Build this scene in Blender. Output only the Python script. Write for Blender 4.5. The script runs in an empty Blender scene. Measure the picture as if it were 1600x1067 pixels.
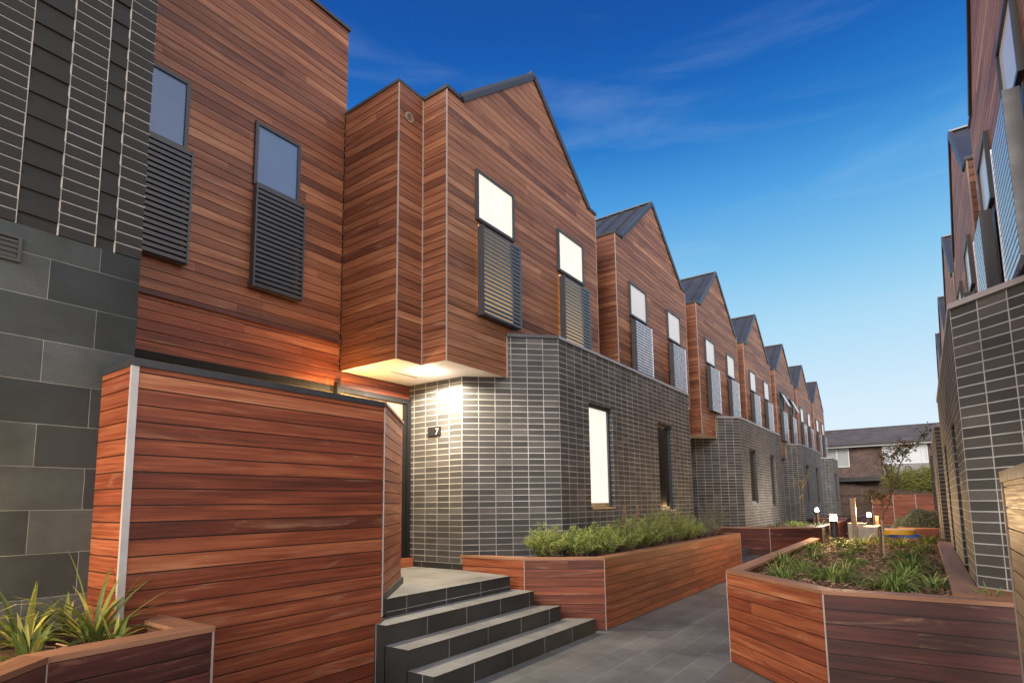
import bpy, bmesh, math, random
from math import sin, cos, pi, radians, sqrt
from mathutils import Vector, Matrix
sc = bpy.context.scene
COL = sc.collection
rnd = random.Random(7)

# ---------------------------------------------------------------- camera
YAW, PITCH, ROLL, FPX, CY = radians(-35.7102), radians(6.5905), radians(-0.6921), 889.581, 684.404
fwd = Vector((sin(YAW)*cos(PITCH), cos(YAW)*cos(PITCH), sin(PITCH)))
rt = Vector((cos(YAW), -sin(YAW), 0)); up = rt.cross(fwd)
R_ = cos(ROLL)*rt + sin(ROLL)*up; U_ = -sin(ROLL)*rt + cos(ROLL)*up
cd = bpy.data.cameras.new('camera'); cam = bpy.data.objects.new('camera', cd); COL.objects.link(cam)
cam.matrix_world = Matrix(((R_.x, U_.x, -fwd.x, 0), (R_.y, U_.y, -fwd.y, 0), (R_.z, U_.z, -fwd.z, 1.67), (0, 0, 0, 1)))
cd.sensor_width = 36; cd.lens = FPX/1600*36; cd.shift_y = (CY-533.5)/1600; cd.clip_start = .05; cd.clip_end = 2000
sc.camera = cam
sc.view_settings.view_transform = 'Standard'; sc.view_settings.look = 'None'
sc.view_settings.exposure = 0.0; sc.view_settings.gamma = 1
sc.cycles.use_denoising = True
sc.cycles.max_bounces = 6
sc.cycles.sample_clamp_indirect = 4

# ---------------------------------------------------------------- world: dusk sky, deep blue overhead, pale at the horizon, added warm glow behind and beside the viewer
W = bpy.data.worlds.new('World'); sc.world = W; W.use_nodes = True
nt = W.node_tree; nt.nodes.clear()
def N(nt, typ, **kw):
    n = nt.nodes.new(typ)
    for k, v in kw.items():
        if k.startswith('i_'):
            key = k[2:]
            key = int(key) if key.isdigit() else key.replace('_', ' ')
            n.inputs[key].default_value = v
        else: setattr(n, k, v)
    return n
def ramp(nt, stops, interp='LINEAR'):
    n = nt.nodes.new('ShaderNodeValToRGB'); cr = n.color_ramp; cr.interpolation = interp
    while len(cr.elements) > 1: cr.elements.remove(cr.elements[-1])
    cr.elements[0].position = stops[0][0]; cr.elements[0].color = (*stops[0][1], 1)
    for p, c in stops[1:]:
        e = cr.elements.new(p); e.color = (*c, 1)
    return n
def math_(nt, op, a, b=None, clamp=False):
    n = nt.nodes.new('ShaderNodeMath'); n.operation = op; n.use_clamp = clamp
    for i, v in enumerate((a, b)):
        if v is None: continue
        if hasattr(v, 'node'): nt.links.new(v, n.inputs[i])
        else: n.inputs[i].default_value = v
    return n.outputs[0]
def mix(nt, fac, a, b, typ='MIX'):
    n = nt.nodes.new('ShaderNodeMix'); n.data_type = 'RGBA'; n.blend_type = typ
    for idx, v in ((0, fac), (6, a), (7, b)):
        if hasattr(v, 'node'): nt.links.new(v, n.inputs[idx])
        else: n.inputs[idx].default_value = (*v, 1) if isinstance(v, tuple) else v
    return n.outputs[2]
def maprange(nt, v, a, b, c=0., d=1.):
    n = nt.nodes.new('ShaderNodeMapRange'); n.interpolation_type = 'SMOOTHSTEP'
    nt.links.new(v, n.inputs[0])
    for i, x in enumerate((a, b, c, d)): n.inputs[i+1].default_value = x
    return n.outputs[0]
tc = N(nt, 'ShaderNodeTexCoord'); sep = N(nt, 'ShaderNodeSeparateXYZ'); nt.links.new(tc.outputs['Generated'], sep.inputs[0])
x_, y_, z_ = sep.outputs
grad = ramp(nt, [(0, (.74, .83, .90)), (.06, (.72, .83, .92)), (.14, (.66, .81, .92)), (.27, (.41, .69, .89)), (.36, (.22, .54, .83)), (.47, (.065, .33, .73)),
                 (.54, (.016, .19, .58)), (.60, (.006, .125, .48)), (.67, (.003, .08, .38)), (.80, (.002, .055, .28)), (1, (.002, .04, .2))])
nt.links.new(z_, grad.inputs[0])
# thin high cloud, streaky
mp = N(nt, 'ShaderNodeMapping'); mp.inputs['Scale'].default_value = (1.2, 1.0, 7.5); mp.inputs['Rotation'].default_value = (0, radians(14), radians(20))
nt.links.new(tc.outputs['Generated'], mp.inputs[0])
cn = N(nt, 'ShaderNodeTexNoise', i_Scale=1.9, i_Detail=7., i_Roughness=.55, i_Distortion=.5); nt.links.new(mp.outputs[0], cn.inputs[0])
cf = maprange(nt, cn.outputs[0], .47, .78)
cf = math_(nt, 'MULTIPLY', cf, maprange(nt, z_, .02, .22))
cf = math_(nt, 'MULTIPLY', cf, .17)
sky = mix(nt, cf, grad.outputs[0], (.52, .70, .88))
# warm glow added to the unseen sky to light the facades
back = maprange(nt, math_(nt, 'SUBTRACT', y_, math_(nt, 'MULTIPLY', x_, .75)), .30, -.55)
back = math_(nt, 'MAXIMUM', back, maprange(nt, math_(nt, 'ADD', y_, math_(nt, 'MULTIPLY', x_, .5)), .12, -.5))
low = maprange(nt, z_, 1.05, .25)
glow = math_(nt, 'MULTIPLY', back, low)
sky = mix(nt, glow, sky, (3.05, 2.75, 2.50))
below = maprange(nt, z_, -.02, -.1)
sky = mix(nt, below, sky, (.12, .11, .10))
# physical dusk sky underneath, very weak
nis = N(nt, 'ShaderNodeTexSky'); nis.sky_type = 'NISHITA'; nis.sun_disc = False
SUN_EL, SUN_AZ = radians(26), radians(168)
nis.sun_elevation = SUN_EL; nis.sun_rotation = SUN_AZ
bg = N(nt, 'ShaderNodeBackground'); bg.inputs[1].default_value = 1.0
bg2 = N(nt, 'ShaderNodeBackground'); bg2.inputs[1].default_value = .008
nt.links.new(sky, bg.inputs[0]); nt.links.new(nis.outputs[0], bg2.inputs[0])
ad = N(nt, 'ShaderNodeAddShader'); nt.links.new(bg.outputs[0], ad.inputs[0]); nt.links.new(bg2.outputs[0], ad.inputs[1])
out = N(nt, 'ShaderNodeOutputWorld'); nt.links.new(ad.outputs[0], out.inputs[0])
# ---------------------------------------------------------------- the last light: one soft, low, warm sun from behind the viewer
sd = bpy.data.lights.new('sun', 'SUN'); sd.energy = 1.8; sd.angle = radians(25); sd.color = (1, .92, .83)
so = bpy.data.objects.new('sun', sd); COL.objects.link(so)
sv = Vector((sin(SUN_AZ)*cos(SUN_EL), cos(SUN_AZ)*cos(SUN_EL), sin(SUN_EL)))   # towards the sun
so.rotation_euler = sv.to_track_quat('Z', 'Y').to_euler()

# ================================================================= materials
MATS = {}
def newmat(name):
    m = bpy.data.materials.new(name); m.use_nodes = True
    nt = m.node_tree; b = nt.nodes['Principled BSDF']; MATS[name] = m
    return m, nt, b
def plain(name, col, rough=.5, metal=0., var=.15, scale=8., bump=0., coat=0., spec=.5):
    m, nt, b = newmat(name)
    tc = N(nt, 'ShaderNodeTexCoord'); no = N(nt, 'ShaderNodeTexNoise', i_Scale=scale, i_Detail=5.); nt.links.new(tc.outputs['Object'], no.inputs[0])
    r = ramp(nt, [(.25, tuple(c*(1-var) for c in col)), (.75, tuple(min(1, c*(1+var)) for c in col))])
    nt.links.new(no.outputs[0], r.inputs[0]); nt.links.new(r.outputs[0], b.inputs['Base Color'])
    rr = maprange(nt, no.outputs[0], .2, .8, rough*.85, min(1, rough*1.15)); nt.links.new(rr, b.inputs['Roughness'])
    b.inputs['Metallic'].default_value = metal; b.inputs['Coat Weight'].default_value = coat; b.inputs['Specular IOR Level'].default_value = spec
    if bump:
        bp = N(nt, 'ShaderNodeBump', i_Strength=bump, i_Distance=.01); nt.links.new(no.outputs[0], bp.inputs['Height']); nt.links.new(bp.outputs[0], b.inputs['Normal'])
    return m
def wood(name, stops, sat=1., rough=.5, grain=.5):
    """boards: tone colour attribute picks the board's own colour, UV (metres) carries grain along the board"""
    m, nt, b = newmat(name)
    at = N(nt, 'ShaderNodeAttribute', attribute_name='tone'); s2 = N(nt, 'ShaderNodeSeparateColor'); nt.links.new(at.outputs['Color'], s2.inputs[0])
    uv = N(nt, 'ShaderNodeUVMap'); sp = N(nt, 'ShaderNodeSeparateXYZ'); nt.links.new(uv.outputs[0], sp.inputs[0])
    cmb = N(nt, 'ShaderNodeCombineXYZ')
    nt.links.new(math_(nt, 'ADD', sp.outputs[0], math_(nt, 'MULTIPLY', s2.outputs[1], 37.)), cmb.inputs[0])
    nt.links.new(sp.outputs[1], cmb.inputs[1]); nt.links.new(math_(nt, 'MULTIPLY', s2.outputs[2], 19.), cmb.inputs[2])
    def nz(sx, sy, scale, det, rough_, dist=0.):
        mp = N(nt, 'ShaderNodeMapping'); mp.inputs['Scale'].default_value = (sx, sy, 1); nt.links.new(cmb.outputs[0], mp.inputs[0])
        n = N(nt, 'ShaderNodeTexNoise', i_Scale=scale, i_Detail=det, i_Roughness=rough_, i_Distortion=dist); nt.links.new(mp.outputs[0], n.inputs[0]); return n.outputs[0]
    broad = nz(.55, 6., 1.3, 3., .5, .6)
    fine = nz(1.1, 75., 1., 8., .7, .3)
    med = nz(.65, 15., 1.5, 4., .55, 1.2)
    v = math_(nt, 'ADD', math_(nt, 'ADD', math_(nt, 'MULTIPLY', s2.outputs[0], .42), .02), math_(nt, 'MULTIPLY', broad, .58))
    v = math_(nt, 'ADD', v, math_(nt, 'MULTIPLY', math_(nt, 'SUBTRACT', med, .5), 1.25*grain))
    v = math_(nt, 'ADD', v, math_(nt, 'MULTIPLY', math_(nt, 'SUBTRACT', fine, .5), .9*grain))
    r = ramp(nt, stops); nt.links.new(v, r.inputs[0])
    # pale silvery wear in patches
    wear = maprange(nt, nz(.6, 4.5, 1.5, 6., .65, 1.2), .56, .76)
    c = mix(nt, math_(nt, 'MULTIPLY', wear, .55), r.outputs[0], (.42, .25, .16))
    knots = maprange(nt, nz(2.2, 9., 1.1, 2., .5, 1.), .76, .83)
    c = mix(nt, math_(nt, 'MULTIPLY', knots, .7), c, (.05, .02, .012))
    nt.links.new(c, b.inputs['Base Color'])
    nt.links.new(maprange(nt, fine, .3, .7, rough-.08, rough+.12), b.inputs['Roughness'])
    bp = N(nt, 'ShaderNodeBump', i_Strength=.25, i_Distance=.004); nt.links.new(fine, bp.inputs['Height']); nt.links.new(bp.outputs[0], b.inputs['Normal'])
    return m
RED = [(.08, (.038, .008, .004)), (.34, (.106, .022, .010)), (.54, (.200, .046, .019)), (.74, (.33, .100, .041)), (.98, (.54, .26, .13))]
MID = [(.08, (.050, .013, .007)), (.34, (.122, .036, .017)), (.54, (.215, .073, .033)), (.74, (.33, .132, .063)), (.98, (.52, .28, .16))]
RGT = [(.08, (.070, .020, .006)), (.34, (.170, .056, .018)), (.54, (.30, .115, .038)), (.74, (.45, .205, .08)), (.96, (.62, .36, .18))]  # same timber; warm light missing on the right row is put into its colour
BRN = [(.08, (.048, .015, .007)), (.34, (.135, .049, .021)), (.54, (.240, .100, .047)), (.74, (.36, .172, .090)), (.98, (.54, .33, .20))]
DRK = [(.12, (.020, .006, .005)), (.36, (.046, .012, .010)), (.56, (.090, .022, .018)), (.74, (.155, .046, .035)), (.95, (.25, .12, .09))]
wood('wood_mid', MID); wood('wood_warmed', RGT); wood('wood_red', RED); wood('wood_brown', BRN, grain=.45); wood('wood_dark', DRK)
wood('wood_pale', [(.1, (.14, .085, .055)), (.5, (.25, .17, .115)), (.9, (.38, .29, .21))])
wood('wood_cap', [(.1, (.13, .050, .026)), (.5, (.25, .115, .062)), (.9, (.38, .20, .12))], rough=.55)

def brickmat(name, bw, rh, mort, cols, mcol, off=0., bump=.5, rough=.75, dirt=.25, mvar=.2):
    m, nt, b = newmat(name)
    uv = N(nt, 'ShaderNodeUVMap')
    wob = N(nt, 'ShaderNodeTexNoise', i_Scale=9., i_Detail=2.); nt.links.new(uv.outputs[0], wob.inputs[0])
    wv = N(nt, 'ShaderNodeVectorMath', operation='MULTIPLY_ADD'); nt.links.new(wob.outputs['Color'], wv.inputs[0]); wv.inputs[1].default_value = (.004, .004, 0)
    nt.links.new(uv.outputs[0], wv.inputs[2])
    br = N(nt, 'ShaderNodeTexBrick', offset=off, squash=1.); nt.links.new(wv.outputs[0], br.inputs[0])
    for k, v in (('Scale', 1.), ('Mortar Size', mort), ('Mortar Smooth', .25), ('Bias', 0.), ('Brick Width', bw), ('Row Height', rh)): br.inputs[k].default_value = v
    br.inputs['Color1'].default_value = (0, 0, 0, 1); br.inputs['Color2'].default_value = (1, 1, 1, 1); br.inputs['Mortar'].default_value = (.5, .5, .5, 1)
    cr = ramp(nt, cols); nt.links.new(br.outputs[0], cr.inputs[0])
    n1 = N(nt, 'ShaderNodeTexNoise', i_Scale=60., i_Detail=6., i_Roughness=.7); nt.links.new(uv.outputs[0], n1.inputs[0])
    n2 = N(nt, 'ShaderNodeTexNoise', i_Scale=1.3, i_Detail=6., i_Roughness=.6); nt.links.new(uv.outputs[0], n2.inputs[0])
    c = mix(nt, 1., cr.outputs[0], ramp_out(nt, n1.outputs[0], [(.3, (.72, .72, .72)), (.7, (1.3, 1.28, 1.25))]), 'MULTIPLY')
    mc = ramp_out(nt, n2.outputs[0], [(.3, tuple(x*(1-mvar) for x in mcol)), (.7, tuple(min(1, x*(1+mvar)) for x in mcol))])
    c = mix(nt, br.outputs['Fac'], c, mc)
    c = mix(nt, dirt, c, mix(nt, 1., c, ramp_out(nt, n2.outputs[0], [(.3, (.40, .41, .42)), (.7, (1.6, 1.6, 1.58))]), 'MULTIPLY'))
    nt.links.new(c, b.inputs['Base Color'])
    nt.links.new(maprange(nt, n1.outputs[0], .3, .7, rough-.12, rough+.1), b.inputs['Roughness'])
    h = math_(nt, 'SUBTRACT', math_(nt, 'MULTIPLY', n1.outputs[0], .25), br.outputs['Fac'])
    bp = N(nt, 'ShaderNodeBump', i_Strength=bump, i_Distance=.006); nt.links.new(h, bp.inputs['Height']); nt.links.new(bp.outputs[0], b.inputs['Normal'])
    return m
def ramp_out(nt, v, stops):
    r = ramp(nt, stops); nt.links.new(v, r.inputs[0]); return r.outputs[0]
BC = [(0, (.032, .033, .036)), (.4, (.045, .045, .048)), (.8, (.060, .059, .061)), (1, (.088, .086, .087))]
brickmat('brick', .25, .0895, .0062, BC, (.33, .33, .33), mvar=.35, bump=.8)
brickmat('brick_far', .25, .0895, .0062, BC, (.34, .33, .315), bump=.2)
brickmat('block', .593, .2943, .0022, [(0, (.018, .024, .027)), (.5, (.034, .042, .046)), (1, (.064, .075, .080))], (.19, .20, .20), off=.5, bump=.5, dirt=.95, mvar=.3)
brickmat('paver', .60, .30, .0025, [(0, (.096, .104, .110)), (.5, (.108, .117, .124)), (1, (.126, .136, .143))], (.27, .28, .29), off=.5, bump=.15, rough=.52, dirt=.6)
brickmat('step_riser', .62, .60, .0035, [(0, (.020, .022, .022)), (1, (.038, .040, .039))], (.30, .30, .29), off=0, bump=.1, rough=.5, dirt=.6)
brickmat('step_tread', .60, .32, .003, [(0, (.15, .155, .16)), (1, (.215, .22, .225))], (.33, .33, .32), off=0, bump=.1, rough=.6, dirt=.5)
brickmat('redbrick', .24, .086, .008, [(0, (.050, .028, .024)), (.5, (.085, .045, .037)), (1, (.13, .07, .055))], (.20, .17, .15), off=.5, bump=.2)
brickmat('rooftile', .33, .28, .012, [(0, (.075, .07, .08)), (1, (.12, .11, .125))], (.03, .03, .035), off=.5, bump=.5, rough=.6)
plain('brick_body', (.020, .0195, .0205), .8, var=.45, scale=9, bump=.3)
plain('mortar', (.46, .44, .41), .9, var=.2, scale=20, bump=.3)
plain('frame', (.040, .041, .050), .38, var=.1)
plain('frame_dark', (.010, .010, .012), .6, var=.1, spec=.2)
plain('slat_dark', (.030, .034, .046), .35, metal=.1, var=.1, coat=.15)
plain('slat', (.075, .078, .095), .30, metal=.2, var=.1, coat=.6)
plain('slat_skylit', (.60, .60, .66), .28, metal=.35, var=.06, coat=.5)  # dark grey slats; pale sky reflection put into their colour
plain('charcoal', (.030, .030, .032), .45, var=.15)
plain('roofmetal', (.11, .115, .13), .38, metal=.55, var=.1, scale=2)
plain('coping', (.050, .054, .062), .42, metal=.3, var=.1)
plain('alu', (.50, .49, .50), .45, metal=.2, var=.08)
plain('trim', (.36, .30, .27), .5, metal=.1, var=.1)
plain('capalu', (.42, .42, .46), .4, metal=.4, var=.08)
plain('soffit', (.84, .85, .86), .7, var=.02, scale=3)
plain('body', (.10, .075, .06), .8)
plain('white_paint', (.70, .70, .70), .5, var=.04)
plain('weatherboard', (.26, .26, .28), .6, var=.06)
plain('paling', (.105, .068, .052), .8, var=.5, scale=4)
plain('curtain', (.34, .36, .36), .5, var=.1)
plain('concrete', (.42, .38, .33), .8, var=.15, scale=12, bump=.3)
plain('stem', (.11, .062, .04), .8, var=.3, scale=30)
plain('greystem', (.13, .11, .09), .8, var=.3, scale=30)
plain('door_paint', (.30, .20, .12), .5, var=.1)
plain('yellow_plastic', (.75, .42, .03), .4, var=.05)
plain('blue_plastic', (.04, .17, .75), .4, var=.05)
plain('ground', (.045, .043, .04), .9, var=.3, scale=1)
plain('silver', (.55, .55, .55), .35, metal=.7, var=.05)
def glassy(name, base, rough=.04, emit=None, es=0., coat=1.):
    m, nt, b = newmat(name)
    tc = N(nt, 'ShaderNodeTexCoord'); no = N(nt, 'ShaderNodeTexNoise', i_Scale=1.3, i_Detail=3.); nt.links.new(tc.outputs['Object'], no.inputs[0])
    nt.links.new(ramp_out(nt, no.outputs[0], [(.3, tuple(c*.88 for c in base)), (.7, tuple(min(1, c*1.08) for c in base))]), b.inputs['Base Color'])
    b.inputs['Roughness'].default_value = rough; b.inputs['Coat Weight'].default_value = coat; b.inputs['Coat Roughness'].default_value = .02
    if name in ('pane_white_sky', 'pane_lit', 'pane_lit_white'):
        wv = N(nt, 'ShaderNodeTexWave', i_Scale=5.5, i_Distortion=2.5, i_Detail=2.); wv.bands_direction = 'Y'
        mpp = N(nt, 'ShaderNodeMapping'); mpp.inputs['Scale'].default_value = (1, 1, .12); nt.links.new(tc.outputs['Object'], mpp.inputs[0]); nt.links.new(mpp.outputs[0], wv.inputs[0])
        fold = ramp_out(nt, wv.outputs['Fac'], [(0, tuple(c*.90 for c in base)), (1, base)]); nt.links.new(fold, b.inputs['Base Color'])
        if emit: nt.links.new(ramp_out(nt, wv.outputs['Fac'], [(0, tuple(c*.86 for c in emit)), (1, emit)]), b.inputs['Emission Color'])
    if emit: b.inputs['Emission Color'].default_value = (*emit, 1)
    if emit: b.inputs['Emission Strength'].default_value = es
    return m
glassy('pane_white_sky', (.90, .91, .93), .4, coat=.5)  # white sky reflection put into the pane colour
glassy('pane_blue_sky', (.09, .17, .35), .25, coat=.25)  # blue sky reflection put into the base colour
glassy('pane_dark', (.014, .015, .017), .12, coat=.0)
MATS['pane_dark'].node_tree.nodes['Principled BSDF'].inputs['Specular IOR Level'].default_value = .22
glassy('pane_lit', (.6, .56, .48), .3, (1, .88, .70), .80)
glassy('pane_lit_white', (.6, .6, .57), .3, (1, .95, .86), .95)
glassy('inner_glow', (.5, .35, .15), .5, (1, .62, .25), 1.5, 0)
glassy('lamp_face', (.9, .9, .9), .3, (1, .86, .62), 60, 0)
glassy('lamp_cool', (.9, .9, .9), .3, (1, .97, .92), 60, 0)
glassy('pane_sky', (.50, .54, .60), .15)  # greyish reflection put into the pane colour
def leaf(name, stops, trans=.25, rough=.5):
    m, nt, b = newmat(name)
    at = N(nt, 'ShaderNodeAttribute', attribute_name='tone'); s2 = N(nt, 'ShaderNodeSeparateColor'); nt.links.new(at.outputs['Color'], s2.inputs[0])
    nt.links.new(ramp_out(nt, s2.outputs[0], stops), b.inputs['Base Color'])
    b.inputs['Roughness'].default_value = rough; b.inputs['Specular IOR Level'].default_value = .35
    tr = N(nt, 'ShaderNodeBsdfTranslucent'); nt.links.new(ramp_out(nt, s2.outputs[0], [(p, tuple(min(1, c*1.3) for c in q)) for p, q in stops]), tr.inputs[0])
    mx = N(nt, 'ShaderNodeMixShader'); mx.inputs[0].default_value = trans
    nt.links.new(b.outputs[0], mx.inputs[1]); nt.links.new(tr.outputs[0], mx.inputs[2]); nt.links.new(mx.outputs[0], nt.nodes['Material Output'].inputs[0])
    return m
leaf('leaf_shrub', [(0, (.07, .11, .025)), (.45, (.15, .22, .05)), (1, (.46, .50, .15))])
leaf('leaf_grey', [(0, (.07, .095, .075)), (.5, (.13, .16, .125)), (1, (.24, .27, .21))])
leaf('leaf_pink', [(0, (.20, .13, .08)), (.5, (.34, .22, .15)), (1, (.50, .36, .27))])
leaf('leaf_strap', [(0, (.05, .09, .03)), (.45, (.15, .22, .05)), (.85, (.28, .33, .09)), (1, (.42, .43, .18))])
leaf('leaf_flax', [(0, (.035, .070, .030)), (.45, (.15, .19, .04)), (1, (.52, .48, .13))])
leaf('leaf_tree', [(0, (.05, .06, .02)), (.5, (.13, .12, .04)), (.8, (.28, .14, .05)), (1, (.42, .12, .08))])
leaf('leaf_bamboo', [(0, (.04, .055, .015)), (.5, (.13, .15, .03)), (1, (.32, .29, .06))])
leaf('mulch', [(0, (.028, .014, .010)), (.5, (.16, .080, .055)), (1, (.46, .29, .21))], trans=0, rough=.8)

# ================================================================= mesh builder
class MB:
    def __init__(s): s.v = []; s.f = []; s.uv = []; s.m = []; s.tone = []
    def face(s, pts, uv=None, mi=0, tone=None, udir=None):
        i = len(s.v); s.v += [tuple(p) for p in pts]; s.f.append(tuple(range(i, i+len(pts))))
        if uv is None:
            P = [Vector(p) for p in pts]; n = (P[1]-P[0]).cross(P[2]-P[0])
            if n.length < 1e-12: n = Vector((0, 0, 1))
            n.normalize()
            if abs(n.z) < .9:
                t = Vector((-n.y, n.x, 0)).normalized(); w = n.cross(t)
                if w.z < 0: w = -w
                uv = [(p.dot(t), p.dot(w)) for p in P]
            elif udir is not None:
                t = Vector((udir[0], udir[1], 0)).normalized(); w = Vector((-t.y, t.x, 0)); uv = [(p.dot(t), p.dot(w)) for p in P]
            else: uv = [(p.y, p.x) for p in P]
        s.uv.append(uv); s.m.append(mi); s.tone.append(tone or (.5, .5, .5))
    def box(s, x0, x1, y0, y1, z0, z1, mi=0, tone=None, skip='', udir=None):
        a = [(x0, y0), (x1, y0), (x1, y1), (x0, y1)]; s.prism(a, z0, z1, mi, tone, skip, udir)
    def prism(s, poly, z0, z1, mi=0, tone=None, skip='', udir=None, mtop=None):
        n = len(poly)
        area = sum(poly[i][0]*poly[(i+1) % n][1]-poly[(i+1) % n][0]*poly[i][1] for i in range(n))
        if area < 0: poly = poly[::-1]
        if 't' not in skip: s.face([(x, y, z1) for x, y in poly], mi=mi if mtop is None else mtop, tone=tone, udir=udir)
        if 'b' not in skip: s.face([(x, y, z0) for x, y in poly[::-1]], mi=mi, tone=tone, udir=udir)
        for i in range(n):
            (ax, ay), (bx, by) = poly[i], poly[(i+1) % n]
            s.face([(ax, ay, z0), (bx, by, z0), (bx, by, z1), (ax, ay, z1)], mi=mi, tone=tone)
    def bar(s, p, q, w, h=None, mi=0, upv=(0, 0, 1), tone=None):
        p, q = Vector(p), Vector(q); h = w if h is None else h
        d = (q-p).normalized(); u = Vector(upv)
        if abs(d.dot(u)) > .98: u = Vector((1, 0, 0))
        a = d.cross(u).normalized()*w/2; b = a.cross(d).normalized()*h/2
        c = [(-a-b), (a-b), (a+b), (-a+b)]
        P = [p+x for x in c]; Q = [q+x for x in c]
        s.face(P[::-1], mi=mi, tone=tone); s.face(Q, mi=mi, tone=tone)
        for i in range(4):
            j = (i+1) % 4; s.face([P[i], P[j], Q[j], Q[i]], mi=mi, tone=tone)
    def tube(s, pts, rad, n=6, mi=0, tone=None, cap=True):
        rings = []
        for k, p in enumerate(pts):
            p = Vector(p); a = Vector(pts[max(0, k-1)]); b = Vector(pts[min(len(pts)-1, k+1)]); d = (b-a).normalized()
            u = Vector((1, 0, 0)) if abs(d.x) < .8 else Vector((0, 1, 0)); e = d.cross(u).normalized(); g = d.cross(e)
            r = rad[k] if hasattr(rad, '__len__') else rad
            rings.append([p+(e*cos(2*pi*i/n)+g*sin(2*pi*i/n))*r for i in range(n)])
        for A, B in zip(rings, rings[1:]):
            for i in range(n):
                j = (i+1) % n; s.face([A[i], A[j], B[j], B[i]], mi=mi, tone=tone)
        if cap: s.face(rings[0][::-1], mi=mi, tone=tone); s.face(rings[-1], mi=mi, tone=tone)
    def build(s, name, mats, parent=None, label=None, smooth=False):
        me = bpy.data.meshes.new(name); me.from_pydata(s.v, [], s.f)
        for m in (mats if isinstance(mats, (list, tuple)) else [mats]): me.materials.append(MATS[m])
        me.uv_layers.new(name='UVMap'); me.color_attributes.new('tone', 'FLOAT_COLOR', 'CORNER')
        fl, fc = [], []
        for f, uv, t in zip(s.f, s.uv, s.tone):
            for k in range(len(f)): fl += uv[k]; fc += (t[0], t[1], t[2], 1.)
        me.uv_layers['UVMap'].data.foreach_set('uv', fl); me.color_attributes['tone'].data.foreach_set('color', fc)
        me.polygons.foreach_set('material_index', s.m)
        if smooth: me.polygons.foreach_set('use_smooth', [True]*len(s.f))
        me.update()
        o = bpy.data.objects.new(name, me); COL.objects.link(o)
        if parent: o.parent = parent; o.matrix_parent_inverse = Matrix.Translation(-Vector(parent.location))
        if label: o['label'] = label
        return o
def build_boxes(mb, name, mat, parent):
    for i in range(0, len(mb.f), 6):
        o = MB(); k0 = mb.f[i][0]; k1 = mb.f[i+5][-1]+1
        o.v = mb.v[k0:k1]; o.f = [tuple(a-k0 for a in f) for f in mb.f[i:i+6]]; o.uv = mb.uv[i:i+6]; o.m = mb.m[i:i+6]; o.tone = mb.tone[i:i+6]
        o.build(name, mat, parent)
def tag(o, label=None, cat=None, group=None, kind=None):
    for k, v in (('label', label), ('category', cat), ('group', group), ('kind', kind)):
        if v: o[k] = v
    return o
def thing(name, loc, label, cat, group=None):
    o = bpy.data.objects.new(name, None); COL.objects.link(o); o.location = loc; o.empty_display_size = .1
    return tag(o, label, cat, group)

# ---- a frame of reference that lets the right-hand row be the mirror image of the left-hand row
class Fr:
    def __init__(s, m=1, x0=0., y0=0., z0=0.): s.m, s.x0, s.y0, s.z0 = m, x0, y0, z0
    def xy(s, a, b): return (s.x0+s.m*a, s.y0+b)
    def p(s, a, b, z): return (s.x0+s.m*a, s.y0+b, s.z0+z)
ID = Fr()
BP = .115                                                             # board pitch
def boards(mb, fr, p, q, z0, z1, fl=None, fr_=None, zref=0., th=.014, tone=(.0, 1.), mi=0, m=1, back=True, joint=(1.7, 4.4), gap=.009, pitch=BP):
    """horizontal boards on the vertical plane p->q (local plan points), outward = right of p->q; fl/fr_ give the left/right end as a function of z"""
    (ax, ay), (bx, by) = p, q; L = sqrt((bx-ax)**2+(by-ay)**2); tx, ty = (bx-ax)/L, (by-ay)/L; nx, ny = ty*m, -tx*m
    fl = fl or (lambda z: 0.); fr_ = fr_ or (lambda z: L)
    def P(u, z, o): return fr.p(ax+tx*u+nx*o, ay+ty*u+ny*o, z)
    k = math.floor((z0-zref)/pitch)
    off = rnd.random()*50
    while zref+k*pitch < z1-.004:
        a, b = max(z0, zref+k*pitch+gap/2), min(z1, zref+(k+1)*pitch-gap/2); k += 1
        if b-a < .006: continue
        l0, l1, r0, r1 = fl(a), fl(b), fr_(a), fr_(b)
        if r0-l0 < .02: continue
        xs = [0.]; u = -rnd.uniform(0, 3.)
        cuts = []
        while True:
            u += rnd.uniform(*joint)
            if u > r0-l0-.35: break
            if u > .35 and u < (r0-l0)-.35 and l0+u > l1+.1 and l0+u < r1-.1: cuts.append(l0+u)
        lo = [l0]+cuts; hi = cuts+[r0]; lot = [l1]+cuts; hit = cuts+[r1]
        for i in range(len(lo)):
            t = min(1, max(0, rnd.gauss(.5, .21))); t = tone[0]+(tone[1]-tone[0])*t; tn = (t, rnd.random(), rnd.random())
            g0 = .0012 if i else 0.; g1 = .0012 if i < len(lo)-1 else 0.
            c = [(lo[i]+g0, a), (hi[i]-g1, a), (max(hit[i]-g1, lot[i]+g0+.001), b), (lot[i]+g0, b)]
            uvs = [(x+off, z) for x, z in c]
            mb.face([P(x, z, th) for x, z in c], uv=uvs, mi=mi, tone=tn)
            mb.face([P(c[0][0], a, 0), P(c[1][0], a, 0), P(c[1][0], a, th), P(c[0][0], a, th)], mi=mi, tone=tn)
            mb.face([P(c[3][0], b, th), P(c[2][0], b, th), P(c[2][0], b, 0), P(c[3][0], b, 0)], mi=mi, tone=tn)
            mb.face([P(c[0][0], a, 0), P(c[0][0], a, th), P(c[3][0], b, th), P(c[3][0], b, 0)], mi=mi, tone=tn)
            mb.face([P(c[1][0], a, 0), P(c[2][0], b, 0), P(c[2][0], b, th), P(c[1][0], a, th)], mi=mi, tone=tn)
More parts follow.
